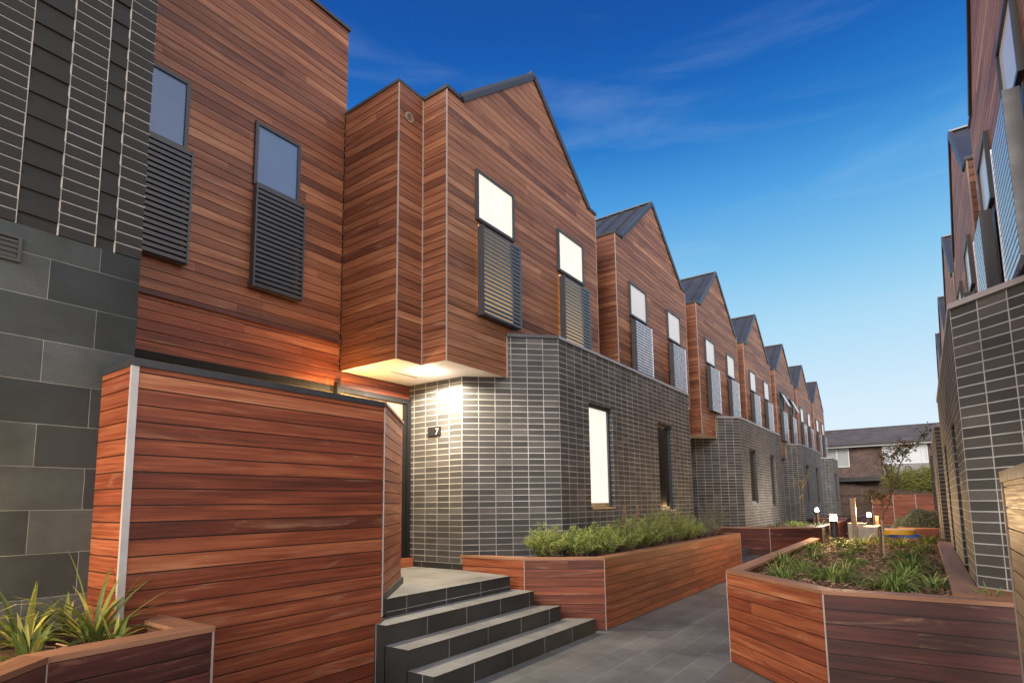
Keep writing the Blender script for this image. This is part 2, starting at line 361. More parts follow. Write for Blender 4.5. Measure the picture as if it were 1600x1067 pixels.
def sheet(mb, fr, p, q, z0, z1, mi=0, u0=0., v0=0.):
    (ax, ay), (bx, by) = p, q; L = sqrt((bx-ax)**2+(by-ay)**2)
    mb.face([fr.p(ax, ay, z0), fr.p(bx, by, z0), fr.p(bx, by, z1), fr.p(ax, ay, z1)], uv=[(u0, z0-v0), (u0+L, z0-v0), (u0+L, z1-v0), (u0, z1-v0)], mi=mi)
def holed(mb, fr, p, q, z0, z1, holes, depth, mi=0, v0=0., u0=0., m=1):
    """wall p->q with rectangular openings (u0,u1,za,zb) and their reveals"""
    (ax, ay), (bx, by) = p, q; L = sqrt((bx-ax)**2+(by-ay)**2); tx, ty = (bx-ax)/L, (by-ay)/L; nx, ny = ty, -tx
    def P(u, z, o=0): return fr.p(ax+tx*u+nx*o, ay+ty*u+ny*o, z)
    def Q(a, b, c, d):
        if b-a > 1e-4 and d-c > 1e-4: mb.face([P(a, c), P(b, c), P(b, d), P(a, d)], uv=[(u0+a, c-v0), (u0+b, c-v0), (u0+b, d-v0), (u0+a, d-v0)], mi=mi)
    u = 0.
    for (a, b, c, d) in sorted(holes):
        Q(u, a, z0, z1); Q(a, b, z0, c); Q(a, b, d, z1); u = b
        for (c1, c2) in (((a, c), (a, d)), ((b, c), (b, d))):
            mb.face([P(c1[0], c1[1]), P(c1[0], c1[1], -depth), P(c2[0], c2[1], -depth), P(c2[0], c2[1])], uv=[(0, c-v0), (depth, c-v0), (depth, d-v0), (0, d-v0)], mi=mi)
        for z in (c, d):
            mb.face([P(a, z), P(b, z), P(b, z, -depth), P(a, z, -depth)], uv=[(a, 0), (b, 0), (b, depth), (a, depth)], mi=mi)
    Q(u, L, z0, z1)

# plan-plane helper: a vertical plane x = a (local) facing out (+a); items between y0..y1
def slab(mb, fr, a0, a1, y0, y1, z0, z1, mi=0, tone=None):
    x0, x1 = sorted((fr.xy(a0, 0)[0], fr.xy(a1, 0)[0]))
    mb.box(x0, x1, fr.y0+y0, fr.y0+y1, fr.z0+z0, fr.z0+z1, mi, tone)

def upper_window(fr, parent, a, y0, y1, z0, z1, glass='pane_white_sky', opened=False, label=None):
    f = MB(); w = .042
    for r in ((y0, y1, z1-w, z1), (y0, y1, z0, z0+w), (y0, y0+w, z0+w, z1-w), (y1-w, y1, z0+w, z1-w)): slab(f, fr, a, a+.045, *r)
    slab(f, fr, a+.006, a+.012, y0+w, y1-w, z0+w, z1-w, 1)
    fo = f.build('window', ['frame', 'charcoal'], parent, label)
    g = MB()
    if not opened:
        slab(g, fr, a+.016, a+.022, y0+w, y1-w, z0+w, z1-w)
        g.build('pane', glass, fo)
    else:
        th = radians(24); H = z1-z0-.02
        def P(y, t, o): return fr.p(a+.05+sin(th)*t+cos(th)*o, y, z1-.01-cos(th)*t+sin(th)*o)
        def bx(mb, ya, yb, ta, tb, oa, ob, mi=0):
            c = [P(ya, ta, oa), P(yb, ta, oa), P(yb, tb, oa), P(ya, tb, oa), P(ya, ta, ob), P(yb, ta, ob), P(yb, tb, ob), P(ya, tb, ob)]
            for q in ((0, 1, 2, 3), (4, 5, 6, 7), (0, 1, 5, 4), (1, 2, 6, 5), (2, 3, 7, 6), (3, 0, 4, 7)): mb.face([c[i] for i in q], mi=mi)
        bx(g, y0+w, y1-w, .04, H-.04, .006, .014); g.build('pane', glass, fo)
        s = MB()
        for r in ((y0, y1, 0, .04), (y0, y1, H-.04, H), (y0, y0+w, .04, H-.04), (y1-w, y1, .04, H-.04)): bx(s, *r, 0, .03)
        s.build('sash', 'frame', fo)
    return fo
def shutter(fr, parent, a, y0, y1, z0, z1, mat='slat', dep=.15, lit=False, label=None):
    f = MB()
    slab(f, fr, a+.046, a+dep, y0, y0+.014, z0, z1); slab(f, fr, a+.046, a+dep, y1-.014, y1, z0, z1)
    slab(f, fr, a+dep-.03, a+dep+.004, y0-.004, y0+.02, z0-.004, z1+.004); slab(f, fr, a+dep-.03, a+dep+.004, y1-.02, y1+.004, z0-.004, z1+.004, 1)
    slab(f, fr, a+.046, a+dep-.03, y0+.02, y0+.04, z1-.05, z1-.01)
    slab(f, fr, a+.016, a+.046, y0, y1, z0+.02, z0+.06)
    if not lit: slab(f, fr, a+.05, a+dep-.04, y0+.014, y1-.014, z0, z0+.012)
    slab(f, fr, a+.018, a+.024, y0+.05, y1-.05, z0+.07, z1+.05, 2)      # the lower sash of the window, behind the slats
    o = f.build('shutter', ['frame', mat, 'inner_glow' if lit else 'charcoal'], parent, label)
    s = MB(); n = int(round((z1-z0)/.0635)); p = (z1-z0)/n
    for i in range(n):
        z = z0+i*p+.006
        A = [(a+dep-.030, z), (a+dep-.002, z+.004), (a+dep-.002, z+p*.66), (a+dep-.012, z+p*.70)]
        c0 = [fr.p(x, y0+.02, zz) for x, zz in A]; c1 = [fr.p(x, y1-.02, zz) for x, zz in A]
        for k in range(4): s.face([c0[k], c0[(k+1) % 4], c1[(k+1) % 4], c1[k]])
    s.build('slats', mat, o)
    return o
def ground_window(fr, parent, y0, y1, z0, z1, glass, label=None, dep=.11):
    f = MB(); w = .055; a = -dep
    for r in ((y0, y1, z1-w, z1), (y0, y1, z0, z0+w*1.3), (y0, y0+w, z0+w*1.3, z1-w), (y1-w, y1, z0+w*1.3, z1-w)): slab(f, fr, a, a+.05, *r)
    slab(f, fr, a+.02, .02, y0+.003, y1-.003, z0-.030, z0-.001)
    fo = f.build('window', 'frame', parent, label)
    g = MB(); slab(g, fr, a+.01, a+.016, y0+w, y1-w, z0+w*1.3, z1-w); g.build('pane', glass, fo)
    return fo

Z_SOF, Z_PAR, Z_EAVE, Z_PEAK = 3.585, 4.216, 7.505, 9.09
WA = -.585                                                           # timber front, local (brick front = 0)
def gable(fr, par, y0, y1, yp, zb, zb2=None, ysplit=None, mat='wood_brown', seam=True, tones=(.0, 1.), ze=Z_EAVE, zp=Z_PEAK):
    """timber gable front from y0 to y1 with its peak at yp, metal roof behind"""
    tl, tr = y0+.31, y1-.31                                          # feet of the rakes
    sl = (zp-ze)/(yp-tl); sr = (zp-ze)/(tr-yp)
    c = MB()
    def L(z): return 0. if z <= ze else (tl-y0)+(z-ze)/sl
    def Rr(z): return (y1-y0) if z <= ze else (tr-y0)-(z-ze)/sr
    if ysplit:
        boards(c, fr, (WA, y0), (WA, ysplit), zb, zb2, m=1, tone=tones)
        sheet(c, fr, (WA, y0), (WA, ysplit), zb, zb2, 1)
        zlow = zb2
    else: zlow = zb
    boards(c, fr, (WA, y0), (WA, y1), zlow, zp-.03, L, Rr, tone=tones)
    c.face([fr.p(WA, y0, zlow), fr.p(WA, y1, zlow), fr.p(WA, y1, ze), fr.p(WA, tr, ze), fr.p(WA, yp, zp-.01), fr.p(WA, tl, ze), fr.p(WA, y0, ze)], mi=1)
    # corner trims
    tm = MB()
    slab(tm, fr, WA+.001, WA+.019, y0-.014, y0, zb, ze); slab(tm, fr, WA, WA+.019, y1, y1+.012, zlow, ze)
    build_boxes(tm, 'corner_trim', 'trim', par)
    # roof
    r = MB(); X1 = WA+.035; X0 = -8.; th = .05
    for (ya, za, yb, zb_) in ((tl-.02, ze-.02, yp, zp), (tr+.02, ze-.02, yp, zp)):
        n = Vector((0, -(zb_-za), yb-ya)); n.normalize()
        if n.z < 0: n = -n
        o = n*th
        a = [fr.p(X0, ya, za), fr.p(X1, ya, za), fr.p(X1, yb, zb_), fr.p(X0, yb, zb_)]
        b = [(p[0], p[1]+o.y, p[2]+o.z) for p in a]
        for q in (a, b, [a[0], a[1], b[1], b[0]], [a[1], a[2], b[2], b[1]], [a[2], a[3], b[3], b[2]], [a[3], a[0], b[0], b[3]]): r.face(q)
        x = X1-.02; first = True
        while x > -6.:
            p = Vector(fr.p(x, ya, za))+o*1.3; q = Vector(fr.p(x, yb, zb_))+o*1.3
            r.bar(p, q, .03 if not first else .06, .05, mi=0, upv=(n.x, n.y, n.z)); x -= .42 if not first else .30; first = False
    r.bar(Vector(fr.p(X1, yp, zp+.06)), Vector(fr.p(X0, yp, zp+.06)), .16, .03)
    # box gutters / flat coping either side
    slab(r, fr, X0, X1, y0-.03, tl+.03, ze-.012, ze+.045, 1); slab(r, fr, X0, X1, tr-.03, y1+.03, ze-.012, ze+.045, 1)
    # barge flashing
    for (ya, yb) in ((tl, yp), (tr, yp)):
        r.bar(Vector(fr.p(X1, ya, ze+.005)), Vector(fr.p(X1, yb, zp+.005)), .022, .075, mi=1, upv=(0, 0, 1))
    r.build('roof', ['roofmetal', 'coping'], par)
    return c

def townhouse(fr, j, kind, label, group, lit=False, glass='pane_white_sky', slat='slat_skylit', opened=False, notch=True, mirror=False, off=0., cend=3.05, first=False, parts_far=False, gw_glass='pane_dark', woods='wood_brown', pk=0., gwin=((.95, 1.83), (3.99, 4.85))):
    """kind 'a': overhangs its entry, brick bay starts half-way (corner at y=7.445+off); kind 'b': stands on the brick bay. pk shifts the timber upper floor along the row."""
    Y = 10.8*j if not mirror else 10.5*j
    base = thing('townhouse', fr.p(-2, (8 if kind == 'a' else 12)+Y, 0), label, 'townhouse', group)
    bm = 'brick_far' if parts_far else 'brick'
    if kind == 'a':
        y0, y1, yp = 5.52+Y+pk, 9.97+Y+pk, 7.745+Y+pk
        yc = 7.445+Y+off                                             # brick corner
        ys = yc-.585
        c = gable(fr, base, y0, y1, yp, Z_SOF, Z_PAR, ys)
        # side steps of the timber volume; their weaker light is put into darker boards
        segs = [((-2.193, 5.048+Y+pk), (-1.042, 5.048+Y+pk)), ((-1.042, 5.048+Y+pk), (-1.042, y0)), ((-1.042, y0), (WA, y0))]
        for p, q in segs:
            boards(c, fr, p, q, Z_SOF, Z_EAVE, tone=(.0, .9), joint=(2.2, 4.), mi=2); sheet(c, fr, p, q, Z_SOF, Z_EAVE, 1)
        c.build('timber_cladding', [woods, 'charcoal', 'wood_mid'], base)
        t = MB()
        for (a, y) in ((-2.193, 5.048+Y+pk), (-1.042, 5.048+Y+pk), (-1.042, y0)):
            x, yy = fr.xy(a, y); d = .011
            if a == -2.193: t.box(*sorted((x+fr.m*.0, x+fr.m*.014)), yy-.034, yy-.016, fr.z0+Z_SOF, fr.z0+Z_EAVE)
            elif y == y0: t.box(*sorted((x+fr.m*.014, x+fr.m*.026)), yy-.026, yy-.014, fr.z0+Z_SOF, fr.z0+Z_EAVE)
            else: t.box(*sorted((x+fr.m*.002, x+fr.m*.017)), yy-.017, yy+.0, fr.z0+Z_SOF, fr.z0+Z_EAVE)
        slab(t, fr, WA+.002, WA+.03, ys-.002, ys+.02, Z_SOF-.01, Z_PAR)
        build_boxes(t, 'corner_trim', 'trim', base)
        cp = MB(); e = .02
        poly = [(-2.193, 5.048+Y+pk-e), (-1.042+e, 5.048+Y+pk-e), (-1.042+e, y0-e), (WA+e, y0-e), (WA+e, y0-.032), (-6, y0-.032), (-6, 5.048+Y+pk-e)]
        poly = [(-2.193, 5.02+Y+pk), (-1.018, 5.02+Y+pk), (-1.018, y0-.032), (-2.193, y0-.032)]
        cp.prism([fr.xy(*p) for p in poly], fr.z0+Z_EAVE, fr.z0+Z_EAVE+.045)
        cp.build('coping', 'coping', base)
        so = MB(); pl = [(-2.193, 5.048+Y+pk), (-1.042, 5.048+Y+pk), (-1.042, y0), (WA, y0), (WA, ys), (-1.059, yc-1.059), (-2.193, yc-1.059)]
        so.prism([fr.xy(*p) for p in pl], fr.z0+Z_SOF-.002, fr.z0+Z_SOF+.05, udir=(1, 0))
        so.build('soffit', 'soffit', base)
        ye = yc+cend
        br = MB(); zf = 0.
        A0, A1, M, B = (-2.193, yc-1.059), (-1.059, yc-1.059), (WA, ys), (0., yc)
        v0 = .731-.0895*8
        sheet(br, fr, A0, A1, zf, Z_SOF, 0, u0=.116, v0=v0); sheet(br, fr, A1, M, zf, Z_SOF, 0, u0=0., v0=v0)
        sheet(br, fr, M, B, zf, Z_PAR, 0, u0=.670, v0=v0)
        hs = [(gwin[0][0], gwin[0][1], 1.60, 3.345)]
        holed(br, fr, B, (0., ye), zf, Z_PAR, hs, .115, 0, v0=v0)
        br.build('brick_wall', bm, base)
        pc = MB()
        # parapet capping
        pc.prism([fr.xy(*p) for p in ((WA+.03, ys-.03+.02), (.012, yc-.02), (.012, ye), (WA+.03, ye))], fr.z0+Z_PAR, fr.z0+Z_PAR+.048, 0)
        pc.build('parapet_capping', ['capalu' if not first else 'coping'], base)
        if first:
            pc2 = MB(); slab(pc2, fr, .013, .018, yc, ye, Z_PAR+.002, Z_PAR+.046); pc2.build('parapet_flashing', 'capalu', base)
        ground_window(fr, base, yc+gwin[0][0], yc+gwin[0][1], 1.60, 3.345, 'pane_lit_white' if lit else gw_glass, 'brightly lit tall ground floor window' if lit else None)
        cs = (yp-1.155, yp+1.14)
        bd = MB(); slab(bd, fr, -8, -2.2, 5.06+Y+pk, y1, .05, Z_EAVE-.02)
        bd.build('wall', 'body', base)
    else:
        y0, y1, yp = 10.9+Y+pk, 15.35+Y+pk, 13.1+Y+pk
        yb, ye = 10.495+Y+off, 13.5+Y+off
        c = gable(fr, base, y0, y1, yp, Z_PAR+.02)
        boards(c, fr, (WA-.85, y0), (WA, y0), Z_PAR-.6, Z_EAVE, tone=(0, .8), mi=2); sheet(c, fr, (WA-.85, y0), (WA, y0), Z_PAR-.6, Z_EAVE, 1)  # same darker copy on the recess, shade put into its colour
        boards(c, fr, (WA-.85, y0-.95), (WA-.85, y0), Z_PAR-.6, Z_EAVE, tone=(0, .8), mi=2); sheet(c, fr, (WA-.85, y0-.95), (WA-.85, y0), Z_PAR-.6, Z_EAVE, 1)
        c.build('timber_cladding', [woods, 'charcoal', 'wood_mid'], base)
        cp = MB(); slab(cp, fr, -8, WA-.82, y0-.95, y0-.031, Z_EAVE, Z_EAVE+.04); cp.build('coping', 'coping', base)
        br = MB(); v0 = .731-.0895*8
        g0 = gwin[1][0]-(10.495-7.445); g1 = gwin[1][1]-(10.495-7.445)
        holed(br, fr, (0., yb), (0., ye), 0., Z_PAR, [(g0, g1, 1.51, 3.345)], .115, 0, v0=v0, u0=.012)
        sheet(br, fr, (0., ye), (-2.19, ye), 0., Z_PAR, 0)
        br.build('brick_wall', bm, base)
        pc = MB(); slab(pc, fr, -2.0, .014, yb, ye+.014, Z_PAR, Z_PAR+.048); pc.build('parapet_capping', 'capalu', base)
        ground_window(fr, base, yb+g0, yb+g1, 1.51, 3.345, gw_glass)
        cs = (yp-1.14, yp+1.17)
        bd = MB(); slab(bd, fr, -8, -2.2, y0-.93, y1, .05, Z_EAVE-.02); bd.build('wall', 'body', base)
        so = MB(); slab(so, fr, -2.19, WA, ye+.0, y1, Z_PAR-.03, Z_PAR+.02); so.build('soffit', 'soffit', base)
    for k, cy in enumerate(cs):
        upper_window(fr, base, WA+.014, cy-.47, cy+.47, 5.80, 6.585, ('pane_lit' if lit else glass), opened)
        shutter(fr, base, WA+.014, cy-.475, cy+.475, 4.35, 5.68, slat, lit=lit)
    if not first and kind == 'a' and not mirror:
        d = MB(); slab(d, fr, -2.19, -2.15, 5.5+Y, 6.3+Y, .73, 3.0); d.build('door', 'charcoal', base)
    return base

# ================================================================= ground
g = MB(); g.box(-160, 160, -60, 400, -.6, -.012); tag(g.build('ground', 'ground'), kind='structure')
g = MB(); g.face([(-6.6, -8, 0), (8, -8, 0), (8, 44, 0), (-6.6, 44, 0)], uv=[(-8, -6.6), (-8, 8), (44, 8), (44, -6.6)])
tag(g.build('paving', 'paver'), kind='structure')

# ================================================================= left row
FL = Fr(1, -4.445, 0, 0)
h1 = townhouse(FL, 0, 'a', 'gabled timber townhouse number 7 with lit windows above its porch and brick bay', 'timber and brick townhouses', lit=True, slat='slat', first=True)
names_l = ['gabled townhouse next after number 7, standing above the dark ground floor window',
           'third gabled townhouse in the left row, its timber overhanging before the second brick bay',
           'fourth gabled townhouse in the left row, above the far end of the second brick bay',
           'fifth gabled townhouse in the left row, with its upper windows pushed open',
           'sixth gabled townhouse in the left row, between the open windows and the last gable',
           'last and smallest looking gabled townhouse at the far end of the left row']
for k in range(6):
    kind = 'b' if k % 2 == 0 else 'a'; j = k//2 if kind == 'b' else k//2+1
    townhouse(FL, j, kind, names_l[k], 'timber and brick townhouses', opened=(k == 3), parts_far=(k > 1), cend=3.05 if k < 5 else 2.9)
# extras of number 7: round vent, downlight, slot vent, door, number plate
def ring(mb, c, ax, r0, r1, d, n=24, mi=0):
    c = Vector(c); ax = Vector(ax).normalized(); e = ax.orthogonal().normalized(); f = ax.cross(e)
    def P(r, t, o): return c+(e*cos(t)+f*sin(t))*r+ax*o
    for i in range(n):
        a, b = 2*pi*i/n, 2*pi*(i+1)/n
        mb.face([P(r0, a, d), P(r0, b, d), P(r1, b, d), P(r1, a, d)], mi=mi)
        mb.face([P(r1, a, d), P(r1, b, d), P(r1, b, 0), P(r1, a, 0)], mi=mi)
        mb.face([P(r0, a, d), P(r0, b, d), P(r0, b, 0), P(r0, a, 0)], mi=mi)
v = MB(); ring(v, (-5.472, 5.226, 7.08), (1, 0, 0), .052, .072, .012); v.face([Vector((-5.468, 5.226, 7.08))+Vector((0, cos(t), sin(t)))*.055 for t in [2*pi*i/20 for i in range(20)]], mi=1)
v.build('vent', ['wood_pale', 'body'], h1)
DL = (-5.674, 5.833)
v = MB(); ring(v, (DL[0], DL[1], Z_SOF-.002), (0, 0, -1), .040, .062, .008, mi=0)
v.face([(DL[0]+cos(t)*.041, DL[1]+sin(t)*.041, Z_SOF-.0065) for t in [2*pi*i/24 for i in range(24)]], mi=1)
v.build('downlight', ['alu', 'lamp_cool'], h1)
v = MB(); v.box(-6.10, -6.075, 5.50, 6.03, Z_SOF-.0045, Z_SOF+.001); v.build('slot_vent', 'charcoal', h1)
ld = bpy.data.lights.new('downlight_lamp', 'SPOT'); ld.spot_size = radians(168); ld.spot_blend = .22; ld.energy = 520; ld.color = (1, .84, .60); ld.shadow_soft_size = .04
lo = bpy.data.objects.new('downlight_lamp', ld); COL.objects.link(lo); lo.location = (DL[0], DL[1], Z_SOF-.03); lo.parent = h1; lo.matrix_parent_inverse = Matrix.Translation(-Vector(h1.location))
lw_ = bpy.data.lights.new('downlight_spill', 'POINT'); lw_.energy = 9; lw_.color = (1, .9, .78); lw_.shadow_soft_size = .05  # weak second light added under the downlight to brighten the soffit
lo = bpy.data.objects.new('downlight_spill', lw_); COL.objects.link(lo); lo.location = (DL[0], DL[1], Z_SOF-.16); lo.parent = h1; lo.matrix_parent_inverse = Matrix.Translation(-Vector(h1.location))
wl = MB(); wl.box(-6.624, -6.60, 4.62, 4.74, 2.80, 2.98); wl.box(-6.60, -6.54, 4.64, 4.72, 2.82, 2.955); wo = wl.build('assumed_wall_light', 'charcoal', h1)  # assumed fixture, unseen behind the screen, added for the amber porch glow
wl = MB(); wl.box(-6.595, -6.545, 4.645, 4.715, 2.956, 2.965); wl.build('lamp_face', 'lamp_face', wo)  # glowing top of the assumed fixture
lw_ = bpy.data.lights.new('assumed_wall_lamp', 'POINT'); lw_.energy = 75; lw_.color = (1, .56, .14); lw_.shadow_soft_size = .04  # added amber light of the assumed fixture, washes the cladding above
lo = bpy.data.objects.new('assumed_wall_lamp', lw_); COL.objects.link(lo); lo.location = (-6.30, 4.80, 3.08); lo.parent = wo
# entry door of number 7 with its frame, sliding head and timber step
d = MB(); xw = -6.638
d.box(xw+.0, xw+.075, 6.300, 6.370, .731, 3.345); d.box(xw, xw+.075, 5.0, 6.300, 3.270, 3.345); d.box(xw+.012, xw+.045, 6.235, 6.300, .86, 3.27)
d.box(xw, xw+.10, 4.93, 4.985, .731, 3.39); d.box(xw+.075, xw+.082, 4.985, 6.37, 3.330, 3.345)
do = d.build('door', 'frame_dark', h1)
d = MB(); d.box(xw+.004, xw+.02, 5.0, 6.235, .86, 3.27); d.build('door_leaf', 'door_paint', do)
d = MB(); d.box(xw+.0, xw+.16, 5.0, 6.36, .731, .86, tone=(.75, .2, .3)); d.build('door_sill', 'wood_red', do)
d = MB()
sheet(d, ID, (-6.638, 6.379), (-5.49, 6.379), .731, .815, 0, u0=.3); d.build('skirting_tile', 'step_riser', h1)
pl = thing('number_plate', (-6.05, 6.38, 2.79), 'small black plate with a white 7 on the pale lit bricks beside the porch door', 'house number')
d = MB(); d.box(-6.183, -5.930, 6.362, 6.384, 2.728, 2.868); d.build('plate', 'frame_dark', pl)
tx = bpy.data.curves.new('numeral', 'FONT'); tx.body = '7'; tx.size = .135; tx.extrude = .002; tx.align_x = 'CENTER'
to = bpy.data.objects.new('numeral', tx); COL.objects.link(to); to.location = (-5.975, 6.358, 2.743); to.rotation_euler = (radians(90), 0, 0)
dg = bpy.context.evaluated_depsgraph_get(); nm = bpy.data.meshes.new_from_object(to.evaluated_get(dg)); bpy.data.objects.remove(to)
to = bpy.data.objects.new('numeral', nm); COL.objects.link(to); to.location = (-5.990, 6.358, 2.743); to.rotation_euler = (radians(90), 0, 0); nm.materials.clear(); nm.materials.append(MATS['alu']); to.parent = pl; to.matrix_parent_inverse = Matrix.Translation(-Vector(pl.location))

# ---------------------------------------------------------------- the tall block at the left: timber wall with two shuttered windows, block and brick wing
h0 = thing('townhouse', (-7, 3, 0), 'tall timber wall with two dark shuttered windows beside the grey block and brick wing', 'townhouse', 'timber and brick townhouses')
ZT = 8.90
c = MB()
boards(c, ID, (xw, 0.6), (xw, 5.048), 4.005, ZT, tone=(.05, 1.), mi=2); sheet(c, ID, (xw, .6), (xw, 5.048), 3.3, ZT, 1)
boards(c, ID, (xw, .6), (xw, 5.032), 3.585, 3.955, tone=(.1, 1.)); boards(c, ID, (xw, .6), (xw, 6.386), 3.345, 3.585, tone=(.1, .6), joint=(2.5, 4))
sheet(c, ID, (xw, .6), (xw, 6.386), 3.3, 3.585, 1)
c.build('timber_cladding', ['wood_red', 'charcoal', 'wood_mid'], h0)
c = MB(); c.box(xw, xw+.05, .6, 5.03, 3.955, 4.005, tone=(.2, .3, .3)); c.build('trim_board', 'wood_dark', h0)
c = MB(); c.box(xw, xw+.03, .6, 4.92, 3.262, 3.343); c.build('dark_strip', 'frame_dark', h0)  # dark strip along the lower edge of the cladding
c = MB(); c.box(xw-.3, xw+.045, .6, 5.07, ZT, ZT+.05); c.build('coping', 'coping', h0)
c = MB(); c.box(-12, xw-.02, -1, 5.03, 0, ZT-.02); c.box(xw-.01, xw+.0, .6, 5.0, 0, 3.3)
c.build('wall', 'body', h0)
F0 = Fr(1, -6.624, 0, 0)
def uw(y0, y1):
    upper_window(F0, h0, 0., y0, y1, 5.74, 6.60, 'pane_blue_sky')
    shutter(F0, h0, 0., y0-.01, y1+.03, 4.375, 5.715, 'slat_dark', dep=.135)
uw(3.625, 4.275); uw(2.16, 2.82)
# block wing
XB, YB = -4.90, 1.80
c = MB(); c.face([(XB, -3, 0), (XB, YB, 0), (XB, YB, 3.62), (XB, -3, 3.62)], uv=[(-3-1.2365+5.93, 0-1.08+2.943), (YB-1.2365+5.93, -1.08+2.943), (YB-1.2365+5.93, 3.62-1.08+2.943), (-3-1.2365+5.93, 3.62-1.08+2.943)])
c.face([(XB, YB, 0), (xw, YB, 0), (xw, YB, 3.62), (XB, YB, 3.62)], uv=[(0, 0), (1.7, 0), (1.7, 3.6), (0, 3.6)])
c.build('block_wall', 'block', h0)
c = MB(); ZB0, ZB1 = 3.622, 9.2
c.box(xw, XB-.045, -3, YB-.02, ZB0, ZB1, 1)
cols = [(.556, .788, 1), (.793, 1.025, 0), (1.035, 1.257, 1), (1.267, 1.487, 0), (1.497, 1.612, 1), (1.622, 1.80, 0)]
cols = [(y0-(1.257-.556) if False else y0, y1, k) for y0, y1, k in cols]
k = 0; z = ZB0
while z < ZB1:
    for (y0, y1, proj) in cols:
        j = rnd.uniform(-.0015, .0015)
        if proj:
            o = .006 if k % 2 else -.010
            c.box(XB-.045, XB+o+j, y0+j, y1, z+.001, z+.0885, 0)
        else:
            c.box(XB-.045, XB-.0+j, y0, y1+j, z+.005, z+.0835, 0)
            c.box(XB-.045, XB-.005, y0-.005, y1+.005, z+.0835, z+.0945, 1)
    z += .0895; k += 1
for (y0, y1, proj) in cols:
    if proj: c.box(XB-.04, XB-.002, y0-.011, y0-.002, ZB0, ZB1, 1); c.box(XB-.04, XB-.002, y1+.002, y1+.010, ZB0, ZB1, 1)
c.box(XB-.045, XB-.003, -3, .55, ZB0, ZB1, 0)
c.build('brick_columns', ['brick_body', 'mortar'], h0)
c = MB(); y0, y1, z0, z1 = .80, 1.069, 3.345, 3.525
c.box(XB, XB+.02, y0, y1, z1-.02, z1); c.box(XB, XB+.02, y0, y1, z0, z0+.02); c.box(XB, XB+.02, y1-.02, y1, z0+.02, z1-.02); c.box(XB, XB+.02, y0, y0+.02, z0+.02, z1-.02)
for i in range(4): c.bar((XB+.006, y0+.02, z0+.035+i*.035), (XB+.006, y1-.02, z0+.035+i*.035), .012, .018)
c.box(XB+.0005, XB+.003, y0+.02, y1-.02, z0+.02, z1-.02)
c.build('vent', 'charcoal', h0)

# ================================================================= right row (mirror, stands lower)
FRR = Fr(-1, .308, 0, -.87)
names_r = ['timber gable nearest the camera in the right row, with big pale slatted shutters',
           'second timber gable of the right hand row, showing a sliver of metal roof',
           'third timber gable of the right hand row, seen edge on', 'fourth timber gable of the right hand row, seen edge on', 'fifth timber gable of the right hand row, just above the brick parapet']
for k in range(5):
    kind = 'a' if k % 2 == 0 else 'b'
    townhouse(FRR, k//2, kind, names_r[k], 'timber and brick townhouses', mirror=True, pk=-.55, off=-1.155, cend=3.05, parts_far=(k > 1), gwin=((1.2, 2.0), (4.1, 4.9)), woods='wood_warmed')

# ================================================================= entry screen
s1 = thing('timber_screen', (-4.5, 2.7, 0), 'large box of red hardwood boards hiding the porch, with a black cap', 'privacy screen')
XS, SY0, SY1, ST = -4.374, 1.613, 3.862, 2.652
c = MB()
boards(c, ID, (XS, SY0+.002), (XS, SY1), .02, ST, zref=ST-.04-22*BP, tone=(.0, .95), joint=(6, 9), m=1); sheet(c, ID, (XS, SY0), (XS, SY1), .0, ST, 1)
c.build('front_panel', ['wood_red', 'charcoal'], s1)
c = MB(); boards(c, ID, (XB, SY0), (XS, SY0), .02, ST, zref=ST-.04-22*BP, tone=(.35, 1.), joint=(6, 9)); sheet(c, ID, (XB, SY0), (XS, SY0), .0, ST, 1)
c.build('side_panel', ['wood_red', 'charcoal'], s1)
E1 = (-5.25, 4.93); n1 = Vector((1.07, .89)).normalized()
c = MB(); boards(c, ID, (XS, SY1), E1, .80, ST+.03, zref=ST-.04-22*BP, tone=(.55, 1.15), joint=(6, 9), m=1); sheet(c, ID, (XS, SY1), E1, .6, ST+.03, 1)  # board tones raised: lamp light on this face is put into the colour
c.build('splayed_panel', ['wood_red', 'charcoal'], s1)
c = MB(); c.prism([(XB, SY0-.02), (XS+.03, SY0-.02), (XS+.03, SY1-.004), (XS-.03, SY1-.004), (E1[0]-.10, E1[1]-.1), (XB-.45, E1[1]-.1), (XB, 3)], ST+.001, ST+.055)
c.build('cap', 'coping', s1)
c = MB(); c.bar((XS+.012, SY1+.012, ST+.045), (E1[0]+.012, E1[1]+.012, ST+.045), .03, .03); c.build('edge_trim', 'wood_cap', s1)
c = MB(); c.box(XS-.006, XS+.020, SY0-.024, SY0+.022, .0, ST); c.box(XS+.0, XS+.017, SY1, SY1+.012, .6, ST)
build_boxes(c, 'corner_trim', 'alu', s1)
c = MB(); c.prism([(XS, SY1+.03), (XS-.03, SY1+.0), E1, (E1[0]+.03, E1[1]+.03)], .60, .81); c.build('skirting_tile', 'step_riser', s1)

